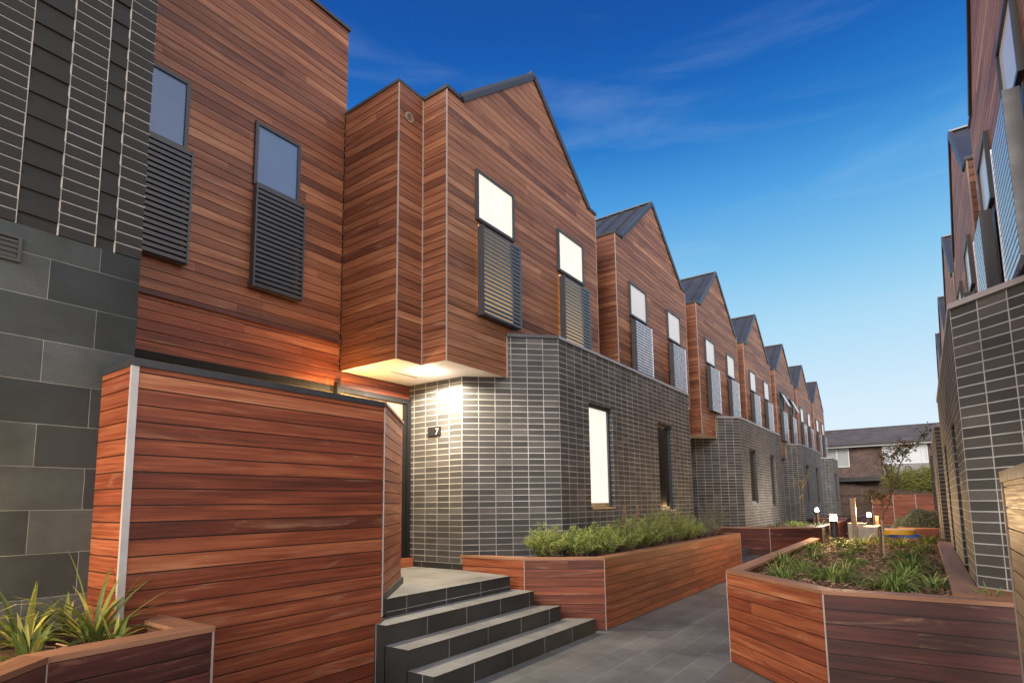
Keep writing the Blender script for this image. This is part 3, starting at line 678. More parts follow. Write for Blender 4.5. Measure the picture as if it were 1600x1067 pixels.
# ================================================================= steps and landing
st = thing('entry_stairs', (-4, 5, 0), 'dark tiled steps with pale treads climbing to the porch of number 7', 'stairs')
SX = [-4.51, -4.21, -3.91, -3.59]; SYR = [6.19, 6.30, 6.47, 6.80]; ZL = [.731, .548, .365, .183]
c = MB(); t = MB()
for k in range(4):
    y0 = 3.80 if k else 4.04
    xb = SX[k-1] if k else None
    if k == 0:
        poly = [(XS, SY1+.01), (SX[0], y0+.0), (SX[0], SYR[0]), (-5.49, 6.375), (-6.63, 6.375), (-6.63, 4.6), (E1[0]+.0, E1[1])]
        poly = [(SX[0], y0), (SX[0], SYR[0]), (-5.50, 6.375), (-6.63, 6.375), (-6.63, 4.9), (-5.25, 4.90)]
    else:
        poly = [(SX[k], y0-.02), (SX[k], SYR[k]), (xb-.01, SYR[k]-.19 if k > 1 else SYR[k]-.03), (xb-.01, y0-.02)]
    zb = 0.
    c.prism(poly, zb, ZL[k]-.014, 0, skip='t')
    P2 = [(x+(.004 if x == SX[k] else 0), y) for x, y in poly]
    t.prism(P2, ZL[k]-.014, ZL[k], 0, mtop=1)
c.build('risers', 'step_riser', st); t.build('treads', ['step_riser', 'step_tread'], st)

# ================================================================= planters
def inset(poly, d):
    """offset an open/closed polygon inward (poly counter-clockwise or clockwise, closed)"""
    n = len(poly); A = sum(poly[i][0]*poly[(i+1) % n][1]-poly[(i+1) % n][0]*poly[i][1] for i in range(n)); sgn = 1 if A > 0 else -1
    out = []
    for i in range(n):
        p0, p1, p2 = Vector(poly[i-1]), Vector(poly[i]), Vector(poly[(i+1) % n])
        d1 = (p1-p0).normalized(); d2 = (p2-p1).normalized()
        n1 = Vector((-d1.y, d1.x))*sgn; n2 = Vector((-d2.y, d2.x))*sgn
        b = (n1+n2); L = b.length_squared
        out.append(tuple(p1+b*(2*d/L)) if L > 1e-6 else tuple(p1+n1*d))
    return out
def planter(name, poly, zt, faces, label, cat='planter', capw=.15, zsoil=None, mats=None, chips=300, soil_in=.02, capedges=None, tones=None):
    """poly: outer plan outline; faces: indices i of edges i->i+1 that are boarded"""
    cx = sum(p[0] for p in poly)/len(poly); cy = sum(p[1] for p in poly)/len(poly)
    th = thing(name, (cx, cy, 0), label, cat, 'hardwood planter boxes')
    n = len(poly); A = sum(poly[i][0]*poly[(i+1) % n][1]-poly[(i+1) % n][0]*poly[i][1] for i in range(n)); m = 1 if A > 0 else -1
    for q, i in enumerate(faces):
        c = MB(); p0, p1 = poly[i], poly[(i+1) % n]
        tn = tones[q] if tones else (0, 1)
        boards(c, ID, p0, p1, .012, zt-.032, zref=zt-.032-8*BP, m=m, joint=(1.6, 3.6), tone=tn); sheet(c, ID, p0, p1, 0, zt-.03, 1)
        c.build('side_panel', [mats[q] if mats else 'wood_red', 'charcoal'], th)
    o = inset(poly, -.018); inn = inset(poly, capw)
    c = MB()
    for i in (capedges if capedges is not None else faces):
        j = (i+1) % n; d = (poly[j][0]-poly[i][0], poly[j][1]-poly[i][1])
        tn = (rnd.uniform(.3, .9), rnd.random(), rnd.random())
        c.prism([o[i], o[j], inn[j], inn[i]], zt-.032, zt, tone=tn, udir=d)
        # inner liner
        c.prism([inset(poly, capw*.55)[i], inset(poly, capw*.55)[j], inset(poly, capw*.8)[j], inset(poly, capw*.8)[i]], .5, zt-.032, tone=(.1, .5, .5))
    c.build('capping', 'wood_cap', th)
    c = MB()
    for i in faces:
        for (x, y), (x2, y2) in ((poly[i], poly[(i+1) % n]), (poly[(i+1) % n], poly[i])):
            pass
    done = set()
    for i in faces:
        for k in (i, (i+1) % n):
            if k in done: continue
            done.add(k); x, y = inset(poly, -.010)[k]; c.box(x-.006, x+.006, y-.006, y+.006, 0, zt-.033)
    build_boxes(c, 'corner_trim', 'trim', th)
    zs = zsoil or zt-.10
    ip = inset(poly, soil_in+.02)
    xs = [p[0] for p in ip]; ys = [p[1] for p in ip]
    c = MB(); c.prism(ip, zs-.2, zs-.01, tone=(.15, .5, .5))
    def inside(x, y):
        r = False; j = n-1
        for i in range(n):
            if (ip[i][1] > y) != (ip[j][1] > y) and x < (ip[j][0]-ip[i][0])*(y-ip[i][1])/(ip[j][1]-ip[i][1])+ip[i][0]: r = not r
            j = i
        return r
    k = 0; tries = 0
    while k < chips and tries < chips*8:
        tries += 1
        x, y = rnd.uniform(min(xs), max(xs)), rnd.uniform(min(ys), max(ys))
        if rnd.random() < .5: y = min(ys)+(y-min(ys))*rnd.random()
        if not inside(x, y): continue
        k += 1
        L = rnd.uniform(.012, .04); w = rnd.uniform(.006, .014); a = rnd.random()*pi*2; e = Vector((cos(a), sin(a), rnd.uniform(-.5, .5))).normalized()*L; f = e.cross(Vector((rnd.uniform(-.5, .5), rnd.uniform(-.5, .5), 1))).normalized()*w
        p = Vector((x, y, zs+rnd.uniform(-.008, .022))); t = (min(1, max(0, rnd.gauss(.5, .28))), .5, .5)
        g = e.cross(f).normalized()*.004
        c.face([p-e-f+g, p+e-f*.7+g, p+e*.8+f+g, p-e+f+g], tone=t); c.face([p-e-f-g, p+e-f*.7-g, p+e-f*.7+g, p-e-f+g], tone=t)
    c.build('mulch', 'mulch', th)
    return th, inside, zs
# middle planter against the brick bay
PM = [(-5.50, 6.40), (-4.46, 6.46), (-3.56, 7.03), (-3.56, 13.98), (-4.40, 14.4), (-4.43, 7.47)]
planter('planter_box', PM, .942, [0, 1, 2, 3], 'long hardwood planter of feathery shrubs under the brightly lit ground floor window', mats=['wood_red', 'wood_red', 'wood_red', 'wood_red'], chips=500, tones=[(.4, 1), (-.12, .5), (.2, 1), (0, 1)])
# right planter
PR = [(-1.77, 6.38), (-.73, 5.345), (1.2, 5.41), (1.2, 5.6), (.36, 6.33), (.29, 6.4), (.29, 15.2), (-1.10, 15.2), (-1.12, 12.72), (-1.86, 12.70)]
thR, insR, zsR = planter('planter_box', PR, .942, [0, 1, 9], 'wide raised planter in the foreground with one warmly lit side and one shaded side', mats=['wood_red', 'wood_dark', 'wood_red'], capw=.15, chips=4200, zsoil=.845, tones=[(.4, 1.), (0., .7), (.2, 1)])  # unlit front side: shade put into a darker copy of the boards
c = MB(); c.box(.125, .300, 5.95, 12.6, .85, .93, tone=(.45, .3, .6), udir=(0, 1)); c.box(-.07+.195, .30, 12.6, 12.605, .85, .93)
c.prism([(.125, 5.77), (.125, 5.949), (.30, 5.949), (.30, 6.29), (1.2, 5.39+.02), (1.2, 5.39-.10)], .85, .93, tone=(.5, .6, .2), udir=(1, -1))
c.build('ledge_board', 'wood_cap', thR)
# left foreground planter
PL = [(-3.642, 1.852), (-4.352, 1.852), (-4.353, 1.60), (-4.89, 1.60), (-4.89, -1.2), (-2.6, -1.2), (-2.6, -.05), (-3.622, 1.024)]
thL, insL, zsL = planter('planter_box', PL, .942, [6, 7], 'small raised planter in the bottom left corner holding yellow edged flax', mats=['wood_dark', 'wood_dark'], capedges=[6, 7, 0], chips=900, zsoil=.86, tones=[(.1, .8), (.15, .8)])
# second left planter
PB = [(-5.50, 17.15), (-3.53, 17.0), (-2.36, 17.85), (-2.40, 24.4), (-4.40, 24.4), (-4.43, 18.25)]
planter('planter_box', PB, .942, [0, 1, 2], 'dark hardwood planter of low tufts in front of the second brick bay', mats=['wood_dark', 'wood_dark', 'wood_dark'], chips=400, tones=[(.1, .8)]*3)
# further planter by the third bay and right
PC = [(-3.9, 27.5), (-2.7, 27.5), (-2.4, 28.2), (-2.4, 36), (-4.43, 36), (-4.43, 28.9)]
planter('planter_box', PC, .942, [0, 1, 2], 'far dark planter box before the third brick bay', mats=['wood_dark']*3, chips=60)
PD = [(-.75, 21.5), (.28, 21.5), (.28, 33), (-.75, 33)]
planter('planter_box', PD, .80, [0, 3], 'far planter box under the round grey bush on the right', mats=['wood_dark', 'wood_red'], chips=60)
# second stairs, between the bays
st2 = thing('entry_stairs', (-4.3, 15.5, 0), 'far blue grey steps glimpsed between the two left planters', 'stairs')
c = MB()
for k, (x, z) in enumerate(((-3.75, .183), (-4.05, .365), (-4.35, .548), (-4.65, .731))): c.box(-6.6, x, 14.42, 16.97-k*.0, 0, z, 0) if False else c.box((-4.05, -4.35, -4.65, -6.6)[k], x, 14.42, 16.97, 0, z, 0)
c.build('risers', 'paver', st2)

# right side screen wall close to the camera
s2 = thing('timber_screen', (.45, 3, 0), 'pale weathered timber screen wall cut off by the right edge of the photo', 'privacy screen')
c = MB(); XR = .405
boards(c, Fr(-1, XR, 0, 0), (0, -1.5), (0, 4.55), .02, 1.765, zref=1.735-15*BP*1.05, pitch=BP*1.05, tone=(.1, .9), joint=(8, 9)); c.box(XR+.001, XR+.09, -1.5, 4.55, 0, 1.765, 1)
boards(c, ID, (XR-.012, 4.552), (XR+.09, 4.552), .02, 1.765, m=-1, zref=1.735-15*BP*1.05, pitch=BP*1.05)
c.build('panel', ['wood_pale', 'charcoal'], s2)
c = MB(); c.box(XR-.025, XR+.10, -1.5, 4.575, 1.766, 1.83); c.build('cap', 'coping', s2)
c = MB(); c.box(XR-.022, XR-.0145, 4.548, 4.572, 0, 1.76); build_boxes(c, 'corner_trim', 'trim', s2)

# ================================================================= lamps
def bollard(x, y, z0, z1, label, energy, col=(1, .68, .32), cool=False, r=.045):
    b = thing('bollard_light', (x, y, z0), label, 'bollard light', 'garden bollard lights')
    def lathe(prof, name, mat, n=16, parent=b):
        m = MB()
        for (r0, a0), (r1, a1) in zip(prof, prof[1:]):
            for i in range(n):
                t0, t1 = 2*pi*i/n, 2*pi*(i+1)/n
                m.face([(x+r0*cos(t0), y+r0*sin(t0), a0), (x+r0*cos(t1), y+r0*sin(t1), a0), (x+r1*cos(t1), y+r1*sin(t1), a1), (x+r1*cos(t0), y+r1*sin(t0), a1)])
        return m.build(name, mat, parent, smooth=False)
    lathe([(r*1.5, z0), (r*1.5, z0+.012), (r, z0+.014), (r, z1-.13), (r*1.02, z1-.125), (.001, z1-.125)], 'post', 'charcoal')
    lathe([(r*.9, z1-.124), (r*.9, z1-.035)], 'lamp_head', 'lamp_cool' if cool else 'lamp_face')
    lathe([(r*1.05, z1-.034), (r*1.08, z1-.01), (r*.8, z1), (.001, z1)], 'cap', 'charcoal')
    l = bpy.data.lights.new('bollard_lamp', 'POINT'); l.energy = energy; l.color = col; l.shadow_soft_size = .05
    o = bpy.data.objects.new('bollard_lamp', l); COL.objects.link(o); o.location = (x, y, z1+.07); o.parent = b; o.matrix_parent_inverse = Matrix.Translation(-Vector(b.location))
    return b
bollard(-1.46, 12.62, .84, 1.40, 'brightest glowing bollard lamp at the far left corner of the right planter', 190, col=(1, .60, .24), r=.065)
bollard(-2.95, 21.5, .84, 1.42, 'white glowing bollard lamp in the planter before the second brick bay', 170, col=(1, .9, .75), r=.055, cool=True)
bollard(-1.42, 20.6, .90, 1.28, 'small warm bollard lamp behind the sapling near the pale posts', 260, col=(1, .60, .24), r=.055)
bollard(-4.35, .30, .85, 1.45, 'assumed bollard lamp in the left planter just outside the frame', 75, col=(1, .62, .22))  # assumed lamp, out of view, added to light the flax and screen side

# ================================================================= end of the lane
ps = thing('timber_post', (-1.75, 20.0, .0), 'short pale lit timber post standing left of the small warm lamp', 'post')
c = MB(); c.box(-1.83, -1.70, 19.9, 20.02, 0, 1.70, tone=(.8, .4, .4)); c.build('shaft', 'wood_pale', ps)
c = MB(); c.box(-1.84, -1.69, 19.89, 20.03, 1.70, 1.72, tone=(.9, .4, .4)); c.build('cap', 'wood_pale', ps)
ps = thing('timber_post', (-1.22, 20.3, .0), 'short orange lit timber post right of the small warm lamp', 'post')
c = MB(); c.box(-1.28, -1.20, 20.9, 21.0, 0, 1.15, tone=(.8, .4, .4)); c.build('shaft', 'wood_red', ps)
c = MB(); c.box(-1.29, -1.19, 20.89, 21.01, 1.15, 1.17, tone=(.9, .4, .4)); c.build('cap', 'wood_red', ps)
lw = thing('garden_wall', (-1.5, 20, 0), 'low pale rendered wall lit by the small warm lamp', 'low wall')
c = MB(); c.box(-1.95, -1.50, 20.1, 20.5, 0, .95); c.box(-1.50, -1.16, 19.3, 20.8, 0, .78); c.build('render', 'concrete', lw)
c = MB(); c.box(-1.96, -1.49, 20.09, 20.51, .95, .975); c.box(-1.51, -1.15, 19.29, 20.81, .78, .90); c.build('capping', 'concrete', lw)
ty = thing('sand_box', (-.6, 19.5, .3), 'yellow and blue plastic play tub lying behind the planter tufts', 'play tub')
def oval(cx, cy, rx, ry, z0, z1, mat, name, k=1.):
    m = MB(); n = 28; q = [(cx+rx*abs(cos(2*pi*i/n))**.6*(1 if cos(2*pi*i/n) > 0 else -1), cy+ry*abs(sin(2*pi*i/n))**.6*(1 if sin(2*pi*i/n) > 0 else -1)) for i in range(n)]
    m.prism(q, z0, z0+(z1-z0)*.7); q2 = [(cx+(x-cx)*.93, cy+(y-cy)*.93) for x, y in q]; m.prism(q2, z0+(z1-z0)*.7, z1); return m.build(name, mat, ty)
oval(-.52, 18.9, .37, .55, .42, .74, 'blue_plastic', 'tub'); oval(-.66, 18.9, .42, .60, .74, .86, 'yellow_plastic', 'lid')
c = MB(); c.box(-1.0, -.2, 18.2, 19.6, .0, .42); c.build('stand', 'concrete', ty)
# fences
f = thing('paling_fence', (-2, 44.6, 0), 'weathered grey brown paling fence across the end of the lane', 'fence')
c = MB(); x = -9.
while x < 3.5:
    zt = 2.72-(x+4.5)*.125; c.box(x, x+.082, 44.5, 44.52, .0, zt-.03+rnd.uniform(-.008, .008)); x += .10
c.build('palings', 'paling', f)
c = MB(); c.bar((-9, 44.47, 2.72+4.5*.125+.0), (3.5, 44.47, 2.72-8*.125), .07, .03); c.bar((-9, 44.46, 2.0), (-2.75, 44.46, 2.0), .05, .05); c.bar((-9, 44.46, 1.45), (-2.75, 44.46, 1.45), .05, .05)
c.build('rails', 'paling', f)
f = thing('timber_fence', (-1, 43.9, 0), 'red hardwood board fence glowing orange before the hedge', 'fence')
for a, b in ((-2.79, -1.66), (-1.64, -.48), (-.46, .6), (.62, 1.8)):
    c = MB(); boards(c, ID, (a, 44.0), (b, 44.0), .0, 1.97, tone=(.3, 1), joint=(5, 6)); c.box(a, b, 44.001, 44.03, 0, 1.97, 1); c.build('panel', ['wood_red', 'charcoal'], f)
c = MB()
for x in (-2.80, -1.65, -.47, .61): c.box(x-.012, x+.012, 43.96, 44.02, 0, 1.99)
build_boxes(c, 'joint_trim', 'alu', f)
# house across the end
hb = thing('house', (-2, 50, 0), 'two storey brick house with a grey tiled roof closing the end of the lane', 'house')
YH = 48.
c = MB(); holed(c, ID, (-9., YH), (-2.22, YH), 0, 5.45, [(3.0, 4.76, 4.05, 5.38)], .12, 0); sheet(c, ID, (.42, YH-.0), (6., YH), 0, 5.45, 0)
c.build('brick_wall', 'redbrick', hb)
c = MB(); c.box(-9, 6, YH+.14, YH+9, 0, 5.4); c.build('wall', 'body', hb)
r = MB(); L0, L1 = -10., 6.5
r.face([(L0, YH-.55, 5.62), (L1, YH-.55, 5.62), (L1, YH+2.1, 6.98), (L0, YH+2.1, 6.98)], uv=[(L0, 0), (L1, 0), (L1, 2.98), (L0, 2.98)])
r.face([(L0, YH+5, 5.62), (L1, YH+5, 5.62), (L1, YH+2.1, 6.98), (L0, YH+2.1, 6.98)], uv=[(L0, 0), (L1, 0), (L1, 2.98), (L0, 2.98)])
for i in range(10):
    t = i/10; yy = YH-.55+2.65*t; zz = 5.62+1.36*t; r.bar((L0, yy, zz+.012), (L1, yy, zz+.012), .035, .025, tone=None)
r.bar((L0, YH+2.1, 7.0), (L1, YH+2.1, 7.0), .2, .07); r.build('roof', 'rooftile', hb)
c = MB(); c.box(L0, L1, YH-.66, YH-.54, 5.54, 5.66); c.build('gutter', 'charcoal', hb)
c = MB(); c.box(L0, L1, YH-.54, YH+.0, 5.44, 5.54); c.build('eaves', 'white_paint', hb)
def bwin(x0, x1, z0, z1, mull, nm='window', y=YH, gl='pane_white_sky', lab=None):
    f = MB(); w = .06
    for b in ((x0, x1, z1-w, z1), (x0, x1, z0, z0+w), (x0, x0+w, z0+w, z1-w), (x1-w, x1, z0+w, z1-w)): f.box(b[0], b[1], y-.03, y+.05, b[2], b[3])
    for mx in mull: f.box(mx-.035, mx+.035, y-.028, y+.05, z0+w, z1-w)
    fo = f.build(nm, 'white_paint', hb, lab); g_ = MB(); g_.box(x0+w, x1-w, y+.02, y+.03, z0+w, z1-w); g_.build('pane', gl, fo)
bwin(-6.0, -4.24, 4.05, 5.38, (-5.02,), gl='curtain', lab='curtained window at the left of the upper storey')
c = MB(); c.box(-2.22, .42, YH-.08, YH+.12, 2.4, 4.10)
x = -2.2
while x < .4: c.box(x, x+.13, YH-.095, YH-.08, 2.4, 4.05); x += .145
c.build('weatherboard_panel', 'weatherboard', hb)
bwin(-2.20, .42, 4.12, 5.42, (-1.45, -.55, .10), y=YH-.06, gl='pane_sky', lab='wide white framed window band')
c = MB(); c.box(-9, -2.4, YH-1.0, YH-.02, 2.98, 3.2); c.bar((-9, YH-1.02, 3.18), (-2.4, YH-1.02, 3.30), .3, .06); c.build('porch_roof', 'coping', hb)

# ================================================================= planting
def blade(mb, p, az, L, w, lift, droop, t, seg=5, flat=.25):
    p = Vector(p); d = Vector((cos(az), sin(az), 0)); s = Vector((-sin(az), cos(az), 0)); pts = []
    ang = lift; q = p.copy()
    for k in range(seg+1):
        f = k/seg; ww = w*(1-f**2.2)*(.65+.35*min(1, f*4)) if k < seg else .0006
        pts.append((q.copy(), ww)); step = L/seg
        q = q+(d*cos(ang)+Vector((0, 0, 1))*sin(ang))*step; ang -= droop/seg*(1+f)
    for k in range(seg):
        (a, wa), (b, wb) = pts[k], pts[k+1]
        g_ = Vector((0, 0, flat))
        mb.face([a-s*wa, a-g_*wa, b-g_*wb, b-s*wb], tone=t); mb.face([a-g_*wa, a+s*wa, b+s*wb, b-g_*wb], tone=t)
def tuft(x, y, z, n, L, w, mat, label, group, name='strappy_plant', lift=(.6, 1.4), spread=.05, droop=(.8, 2.2), bright=(0., 1.), cat='plant'):
    o = thing(name, (x, y, z), label, cat, group); m = MB()
    for k in range(n):
        a = rnd.random()*2*pi; r = rnd.random()*spread; l = rnd.uniform(*lift)
        t = min(1, max(0, rnd.gauss(.45, .3))); t = bright[0]+(bright[1]-bright[0])*t
        blade(m, (x+cos(a)*r, y+sin(a)*r, z-.01), a+rnd.gauss(0, .35), L*rnd.uniform(.55, 1.1), w*rnd.uniform(.7, 1.2), l, rnd.uniform(*droop), (t, .5, .5))
    m.build('leaves', mat, o); return o
GT = 'strappy tufts in the right planter'
spots = [(-1.52, 8.15, 1.1), (-1.22, 7.45, 1.), (-1.36, 9.3, .9), (-.84, 6.75, 1.35), (-.78, 8.6, .9), (-1.30, 6.75, 1.0), (-.80, 7.45, .9), (-.95, 10.9, 1.), (-.42, 12.3, 1.1), (-.25, 9.7, 1.25), (-.17, 8.3, 1.3), (-.22, 7.3, 1.1),
         (-.30, 6.35, 1.25), (.02, 13.4, 1.1), (-.1, 11.4, 1.1), (.0, 6.75, .9), (.36, 5.86, .9), (-1.58, 10.6, .9), (-1.0, 12.2, 1.15), (-.75, 13.2, 1.), (-1.62, 11.7, .8), (-1.25, 11.7, 1.15), (-1.0, 9.9, .8)]
lbl = ['broad green tuft near the left edge of the right planter, third from its corner', 'sprawling tuft just behind the left front corner of the right planter', 'small tuft against the left capping of the right planter', 'wide spiky tuft right behind the front capping of the right planter, left of centre',
       'small dark tuft in the middle mulch left of the sapling', 'low tuft nearest the left front corner of the right planter', 'middle tuft behind the front spiky one', 'tuft just left of the sapling foot', 'lit tuft behind and right of the sapling', 'tall bright tuft right of the sapling', 'largest bright green tuft in the right half of the planter',
       'dark tuft between the largest tuft and the front capping', 'glossy green tuft touching the front capping near the middle', 'farthest right tuft by the ledge board end', 'leafy tuft halfway along the right ledge board', 'thin tuft near the front of the ledge board', 'small tuft tucked between brick corner, ledge and front capping', 'tuft by the left capping near its far end',
       'yellow lit tuft close behind the brightest bollard', 'pale tuft beyond the sapling', 'small tuft at the far end of the left capping', 'bright yellow green tuft beside the brightest bollard', 'sparse tuft behind the small dark one']
for (x, y, s), lb in zip(spots, lbl):
    tuft(x, y, .845, int(120*s), .30*s, .0075, 'leaf_strap', lb, GT, lift=(.35, 1.35), spread=.10*s)
# flax in the left planter
GF = 'flax clumps in the left planter'
for (x, y, n, L, lb) in ((-4.26, 1.45, 40, .56, 'tallest flax clump, against the timber screen corner'), (-4.45, 1.15, 34, .42, 'middle flax clump with leaves over the capping'), (-4.00, 1.05, 30, .26, 'low flax clump nearest the front capping'),
                         (-4.65, .80, 30, .44, 'left flax clump cut by the photo edge'), (-3.98, 1.45, 26, .24, 'small flax clump near the capping corner'), (-4.6, 1.40, 20, .32, 'flax clump close to the block wall')):
    tuft(x, y, .87, int(n*.85), L, .019, 'leaf_flax', lb, GF, name='flax_plant', lift=(.35, 1.45), spread=.06, droop=(.2, 1.5))
# tufts in second planter
for k in range(12):
    x, y = -2.75-rnd.random()*1.2, 18.6+k*.36
    tuft(x, y, .84, 34, .30, .010, 'leaf_strap', 'low tuft in the planter before the second brick bay', 'low tufts in the second left planter', lift=(.4, 1.4), spread=.12)

def shrub(x, y, z, r, h, mat, label, group, n=60, name='feathery_shrub', ll=.023, tips=None):
    o = thing(name, (x, y, z), label, 'shrub', group); m = MB(); s = MB()
    for k in range(n):
        a = rnd.random()*2*pi; tl = rnd.random()**.6; e = Vector((cos(a)*r*tl, sin(a)*r*tl, h*(1-.45*tl**2)*rnd.uniform(.72, 1.12)))
        p0 = Vector((x+cos(a)*.05, y+sin(a)*.05, z)); prev = p0; K = 9; side = Vector((rnd.uniform(-1, 1), rnd.uniform(-1, 1), 0))*.03
        base_t = rnd.gauss(.42, .16)
        pts = []
        for i in range(1, K+1):
            f = i/K; q = p0+e*f+Vector((0, 0, .05*sin(f*pi)))+side*sin(f*5); pts.append(q)
        s.tube([p0]+pts, [.0035*(1-i/(K+1))+.0008 for i in range(K+1)], 3, cap=False)
        for i, q in enumerate(pts):
            f = (i+1)/K
            if f < .25: continue
            for c_ in range(12 if f < .9 else 18):
                v = Vector((rnd.gauss(0, 1), rnd.gauss(0, 1), rnd.gauss(.45, .7))).normalized(); L = ll*rnd.uniform(.6, 1.3)*(1.1-.3*f); u = v.orthogonal().normalized(); u = (u*cos(rnd.random()*6)+v.cross(u)*sin(rnd.random()*6)).normalized()*L*.17
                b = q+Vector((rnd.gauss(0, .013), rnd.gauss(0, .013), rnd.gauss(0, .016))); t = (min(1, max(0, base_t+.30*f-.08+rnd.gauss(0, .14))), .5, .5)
                m.face([b-u*.4, b+v*L*.5-u, b+v*L, b+v*L*.5+u], tone=t)
    m.build('leaves', mat, o); s.build('stems', 'stem', o); return o
GS = 'feathery shrubs in the middle planter'
SH = [(-4.42, 6.95, .36, .40, 'leaf_shrub', 'shrub spilling over the stair end of the middle planter'), (-4.15, 7.35, .36, .42, 'leaf_shrub', 'bright feathery shrub beside the one at the stair end'), (-3.98, 7.82, .33, .44, 'leaf_shrub', 'second bright feathery shrub from the stair end'),
      (-3.92, 8.45, .36, .42, 'leaf_shrub', 'feathery shrub under the left side of the lit window'), (-3.95, 9.15, .36, .46, 'leaf_shrub', 'feathery shrub behind the pink tipped one'), (-4.0, 9.95, .38, .48, 'leaf_shrub', 'feathery shrub right of the pink tips'),
      (-3.98, 10.8, .40, .48, 'leaf_shrub', 'dense green shrub halfway along the middle planter'), (-4.0, 11.7, .40, .48, 'leaf_shrub', 'green shrub beneath the dark ground floor window'), (-4.0, 12.6, .40, .50, 'leaf_grey', 'grey green shrub near the far end of the middle planter'),
      (-4.02, 13.5, .42, .62, 'leaf_grey', 'tall grey shrub at the far end of the middle planter')]
for a in SH: shrub(a[0], a[1], .84, a[2]*rnd.uniform(.8, .98), a[3]*rnd.uniform(1.0, 1.5), ll=rnd.uniform(.020, .036), mat=a[4], label=a[5], group=GS, n=105 if a[1] < 10 else 80)
for x, y, lb in ((-3.93, 8.55, 'left pink tipped flowering stem plant rising above the shrubs'), (-3.93, 9.05, 'right pink tipped flowering stem plant rising above the shrubs')):
    o = thing('flowering_plant', (x, y, .84), lb, 'plant', 'pink tipped plants'); m = MB(); s = MB(); s.tube([(x, y, .84), (x+.01, y, 1.3), (x, y+.01, 1.58)], [.005, .004, .002], 4)
    for k in range(420):
        f = rnd.random(); z = 1.20+.40*f; r = .085*(1-f)+.012; a = rnd.random()*6.28; b = Vector((x+cos(a)*r*rnd.random(), y+sin(a)*r*rnd.random(), z)); v = Vector((cos(a), sin(a), .9)).normalized()*.026; u = Vector((-sin(a), cos(a), 0))*.005
        m.face([b-u, b+v*.5-u, b+v, b+v*.5+u], tone=(min(1, max(0, rnd.gauss(.45+.3*f, .2))), .5, .5))
    m.build('flower_spike', 'leaf_pink', o); s.build('stem', 'stem', o)
# round grey bush on the right
def ball_bush(x, y, z, rx, ry, h, mat, label, n=16000, leafL=.07, name='round_bush', cat='bush'):
    o = thing(name, (x, y, z), label, cat); m = MB(); s = MB()
    for k in range(14):
        a = rnd.random()*6.28; s.tube([(x, y, z), (x+cos(a)*rx*.4, y+sin(a)*ry*.4, z+h*.5), (x+cos(a)*rx*.75, y+sin(a)*ry*.75, z+h*.72)], [.012, .008, .003], 4)
    lump = [(rnd.random()*6.28, rnd.random()*1.5, rnd.uniform(.78, 1.05)) for _ in range(30)]
    for k in range(n):
        a = rnd.random()*6.28; e = math.asin(rnd.random()); q = rnd.uniform(.72, 1.0)**.5
        li = min(lump, key=lambda l: min(abs(l[0]-a), 6.28-abs(l[0]-a))+abs(l[1]-e)); q *= li[2]
        b = Vector((x+cos(a)*cos(e)*rx*q, y+sin(a)*cos(e)*ry*q, z+h*(.12+.88*sin(e))*q)); v = Vector((rnd.gauss(0, 1)+cos(a), rnd.gauss(0, 1)+sin(a), rnd.gauss(.8, 1))).normalized()*leafL*rnd.uniform(.6, 1.2)
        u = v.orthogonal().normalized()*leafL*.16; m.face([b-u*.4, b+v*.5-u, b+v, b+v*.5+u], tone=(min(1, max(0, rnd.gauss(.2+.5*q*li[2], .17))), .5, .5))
    m.build('leaves', mat, o); s.build('stems', 'stem', o)
ball_bush(-.12, 22.6, .42, .85, .8, .92, 'leaf_grey', 'large round grey green bush by the brick wall on the right')
# bamboo hedge behind fence
o = thing('bamboo_hedge', (-.6, 46, 0), 'yellow green bamboo clump behind the fence at the end of the lane', 'hedge'); m = MB(); s = MB()
for k in range(60):
    x, y = rnd.uniform(-1.9, 1.6), rnd.uniform(45.2, 46.6); H = rnd.uniform(2.9, 3.9); dx = rnd.uniform(-.4, .4); s.tube([(x, y, 0), (x+dx*.4, y, H*.6), (x+dx, y, H)], [.018, .012, .004], 4)
    for i in range(240):
        f = rnd.uniform(.45, 1.02); b = Vector((x+dx*f+rnd.gauss(0, .14), y+rnd.gauss(0, .14), H*f)); a = rnd.random()*6.28; v = Vector((cos(a), sin(a)*.7, rnd.uniform(-.5, .3)))*rnd.uniform(.14, .26); u = Vector((0, 0, .022))
        m.face([b, b+v*.5-u, b+v, b+v*.5+u], tone=(min(1, max(0, rnd.gauss(.3+.35*f, .2))), .5, .5))
m.build('leaves', 'leaf_bamboo', o); s.build('canes', 'greystem', o)
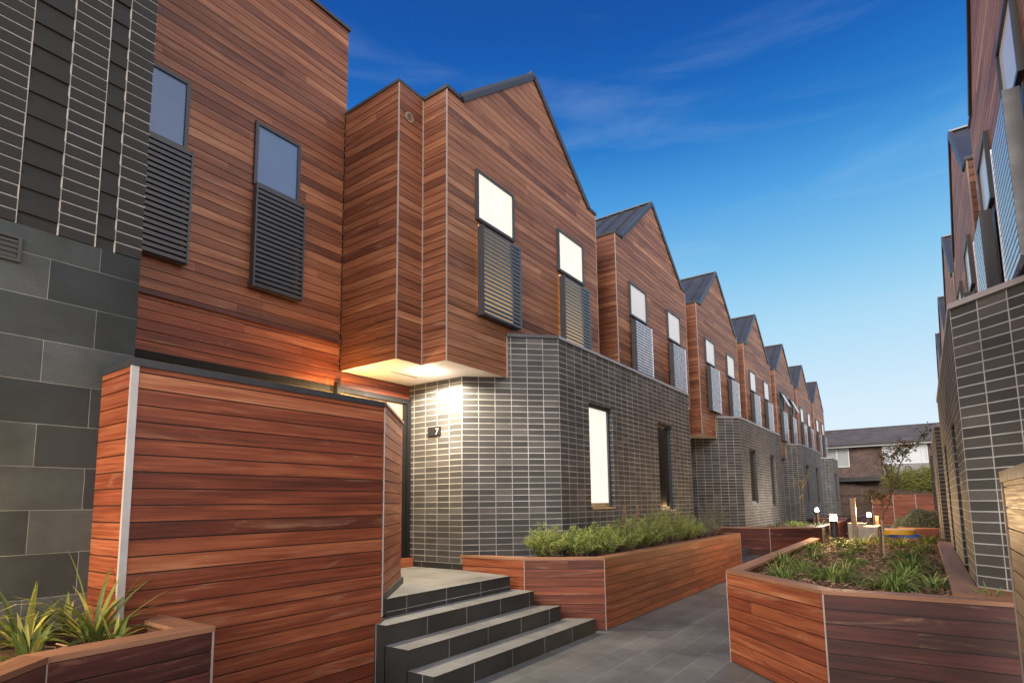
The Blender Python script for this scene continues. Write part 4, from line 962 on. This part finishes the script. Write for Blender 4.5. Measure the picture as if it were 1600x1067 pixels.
# saplings
def sapling(base, limbs, label, leafmat, n_leaf, ll, stakes=(), seed=3, dots=None):
    rr = random.Random(seed)
    o = thing('sapling', base, label, 'tree', 'young saplings'); s = MB(); m = MB()
    for pts, r0 in limbs:
        P = [Vector(p) for p in pts]; s.tube(P, [r0*(1-.8*i/(len(P)-1))+.001 for i in range(len(P))], 6)
    tw = []
    for pts, r0 in limbs:
        P = [Vector(p) for p in pts]
        for i in range(n_leaf if r0 != .0039 else 12):
            f = rr.uniform(.30, 1.)*(len(P)-1); k = min(int(f), len(P)-2); b = P[k].lerp(P[k+1], f-k)
            if r0 > .012 and f < (len(P)-1)*.55: continue
            d = Vector((rr.gauss(0, 1), rr.gauss(0, 1), rr.gauss(.3, .8))).normalized()*rr.uniform(.04, .17)
            s.bar(b, b+d, .0025)
            for q in range(5):
                c_ = b+d*rr.uniform(.4, 1.05)+Vector((rr.gauss(0, .015), rr.gauss(0, .015), rr.gauss(0, .015))); v = Vector((rr.gauss(0, 1), rr.gauss(0, 1), rr.gauss(0, .7))).normalized()*ll*rr.uniform(.7, 1.25); u = v.orthogonal().normalized()*ll*.33
                m.face([c_, c_+v*.45-u, c_+v, c_+v*.45+u], tone=(min(1, max(0, rr.gauss(.42, .24))), .5, .5))
    s.build('trunk', 'stem', o); m.build('leaves', leafmat, o)
    return o
B = (-.587, 10., .84)
sapling(B, [([B, (-.55, 10, 1.25), (-.50, 10, 1.48), (-.42, 10, 1.62), (-.385, 10.02, 1.80), (-.36, 10, 1.98)], .014),
            ([(-.40, 10.01, 1.70), (-.33, 10, 1.92), (-.25, 10, 2.18), (-.14, 9.98, 2.36), (.0, 9.95, 2.50), (.10, 9.95, 2.66)], .010),
            ([(-.38, 10, 1.86), (-.42, 10.03, 2.05), (-.45, 10, 2.22), (-.43, 10, 2.36)], .006),
            ([(-.36, 10.0, 1.96), (-.36, 9.96, 2.15), (-.30, 9.95, 2.33), (-.27, 9.95, 2.42)], .006),
            ([(-.48, 10., 1.50), (-.56, 10.03, 1.55), (-.66, 10.0, 1.62), (-.72, 10., 1.72)], .0039),
            ([(-.45, 10., 1.56), (-.48, 10., 1.64), (-.57, 9.98, 1.70), (-.64, 9.96, 1.80)], .004),
            ([(-.22, 9.99, 2.24), (-.20, 9.95, 2.36), (-.16, 9.9, 2.46)], .004)],
        'slender staked sapling with sparse reddish leaves in the right planter', 'leaf_tree', 36, .036)
tk = thing('garden_stake', (-.54, 9.95, .84), 'pale square timber stake tied beside the sapling', 'stake')
c = MB(); c.bar((-.535, 9.9, .80), (-.53, 9.9, 1.38), .022, .022, tone=(.8, .5, .5)); c.build('shaft', 'wood_pale', tk)
c = MB(); c.bar((-.56, 9.9, 1.22), (-.52, 10.02, 1.24), .012, .02); c.build('tie', 'charcoal', tk)
tk = thing('garden_stake', (-.68, 10.15, .84), 'thin bamboo stake standing left of the sapling', 'stake')
c = MB(); c.tube([(-.66, 10.15, .80), (-.60, 10.12, 1.10)], .006, 5); c.build('shaft', 'wood_pale', tk)
C = (-3.20, 20.5, .84)
sapling(C, [([C, (-3.21, 20.5, 1.5), (-3.19, 20.5, 2.1), (-3.2, 20.5, 2.4)], .012), ([(-3.2, 20.5, 2.0), (-3.3, 20.5, 2.25), (-3.32, 20.4, 2.5)], .008), ([(-3.2, 20.5, 2.1), (-3.05, 20.5, 2.3), (-3.0, 20.5, 2.6)], .008)],
        'bare thin sapling against the second brick bay', 'leaf_tree', 9, .05, seed=5)
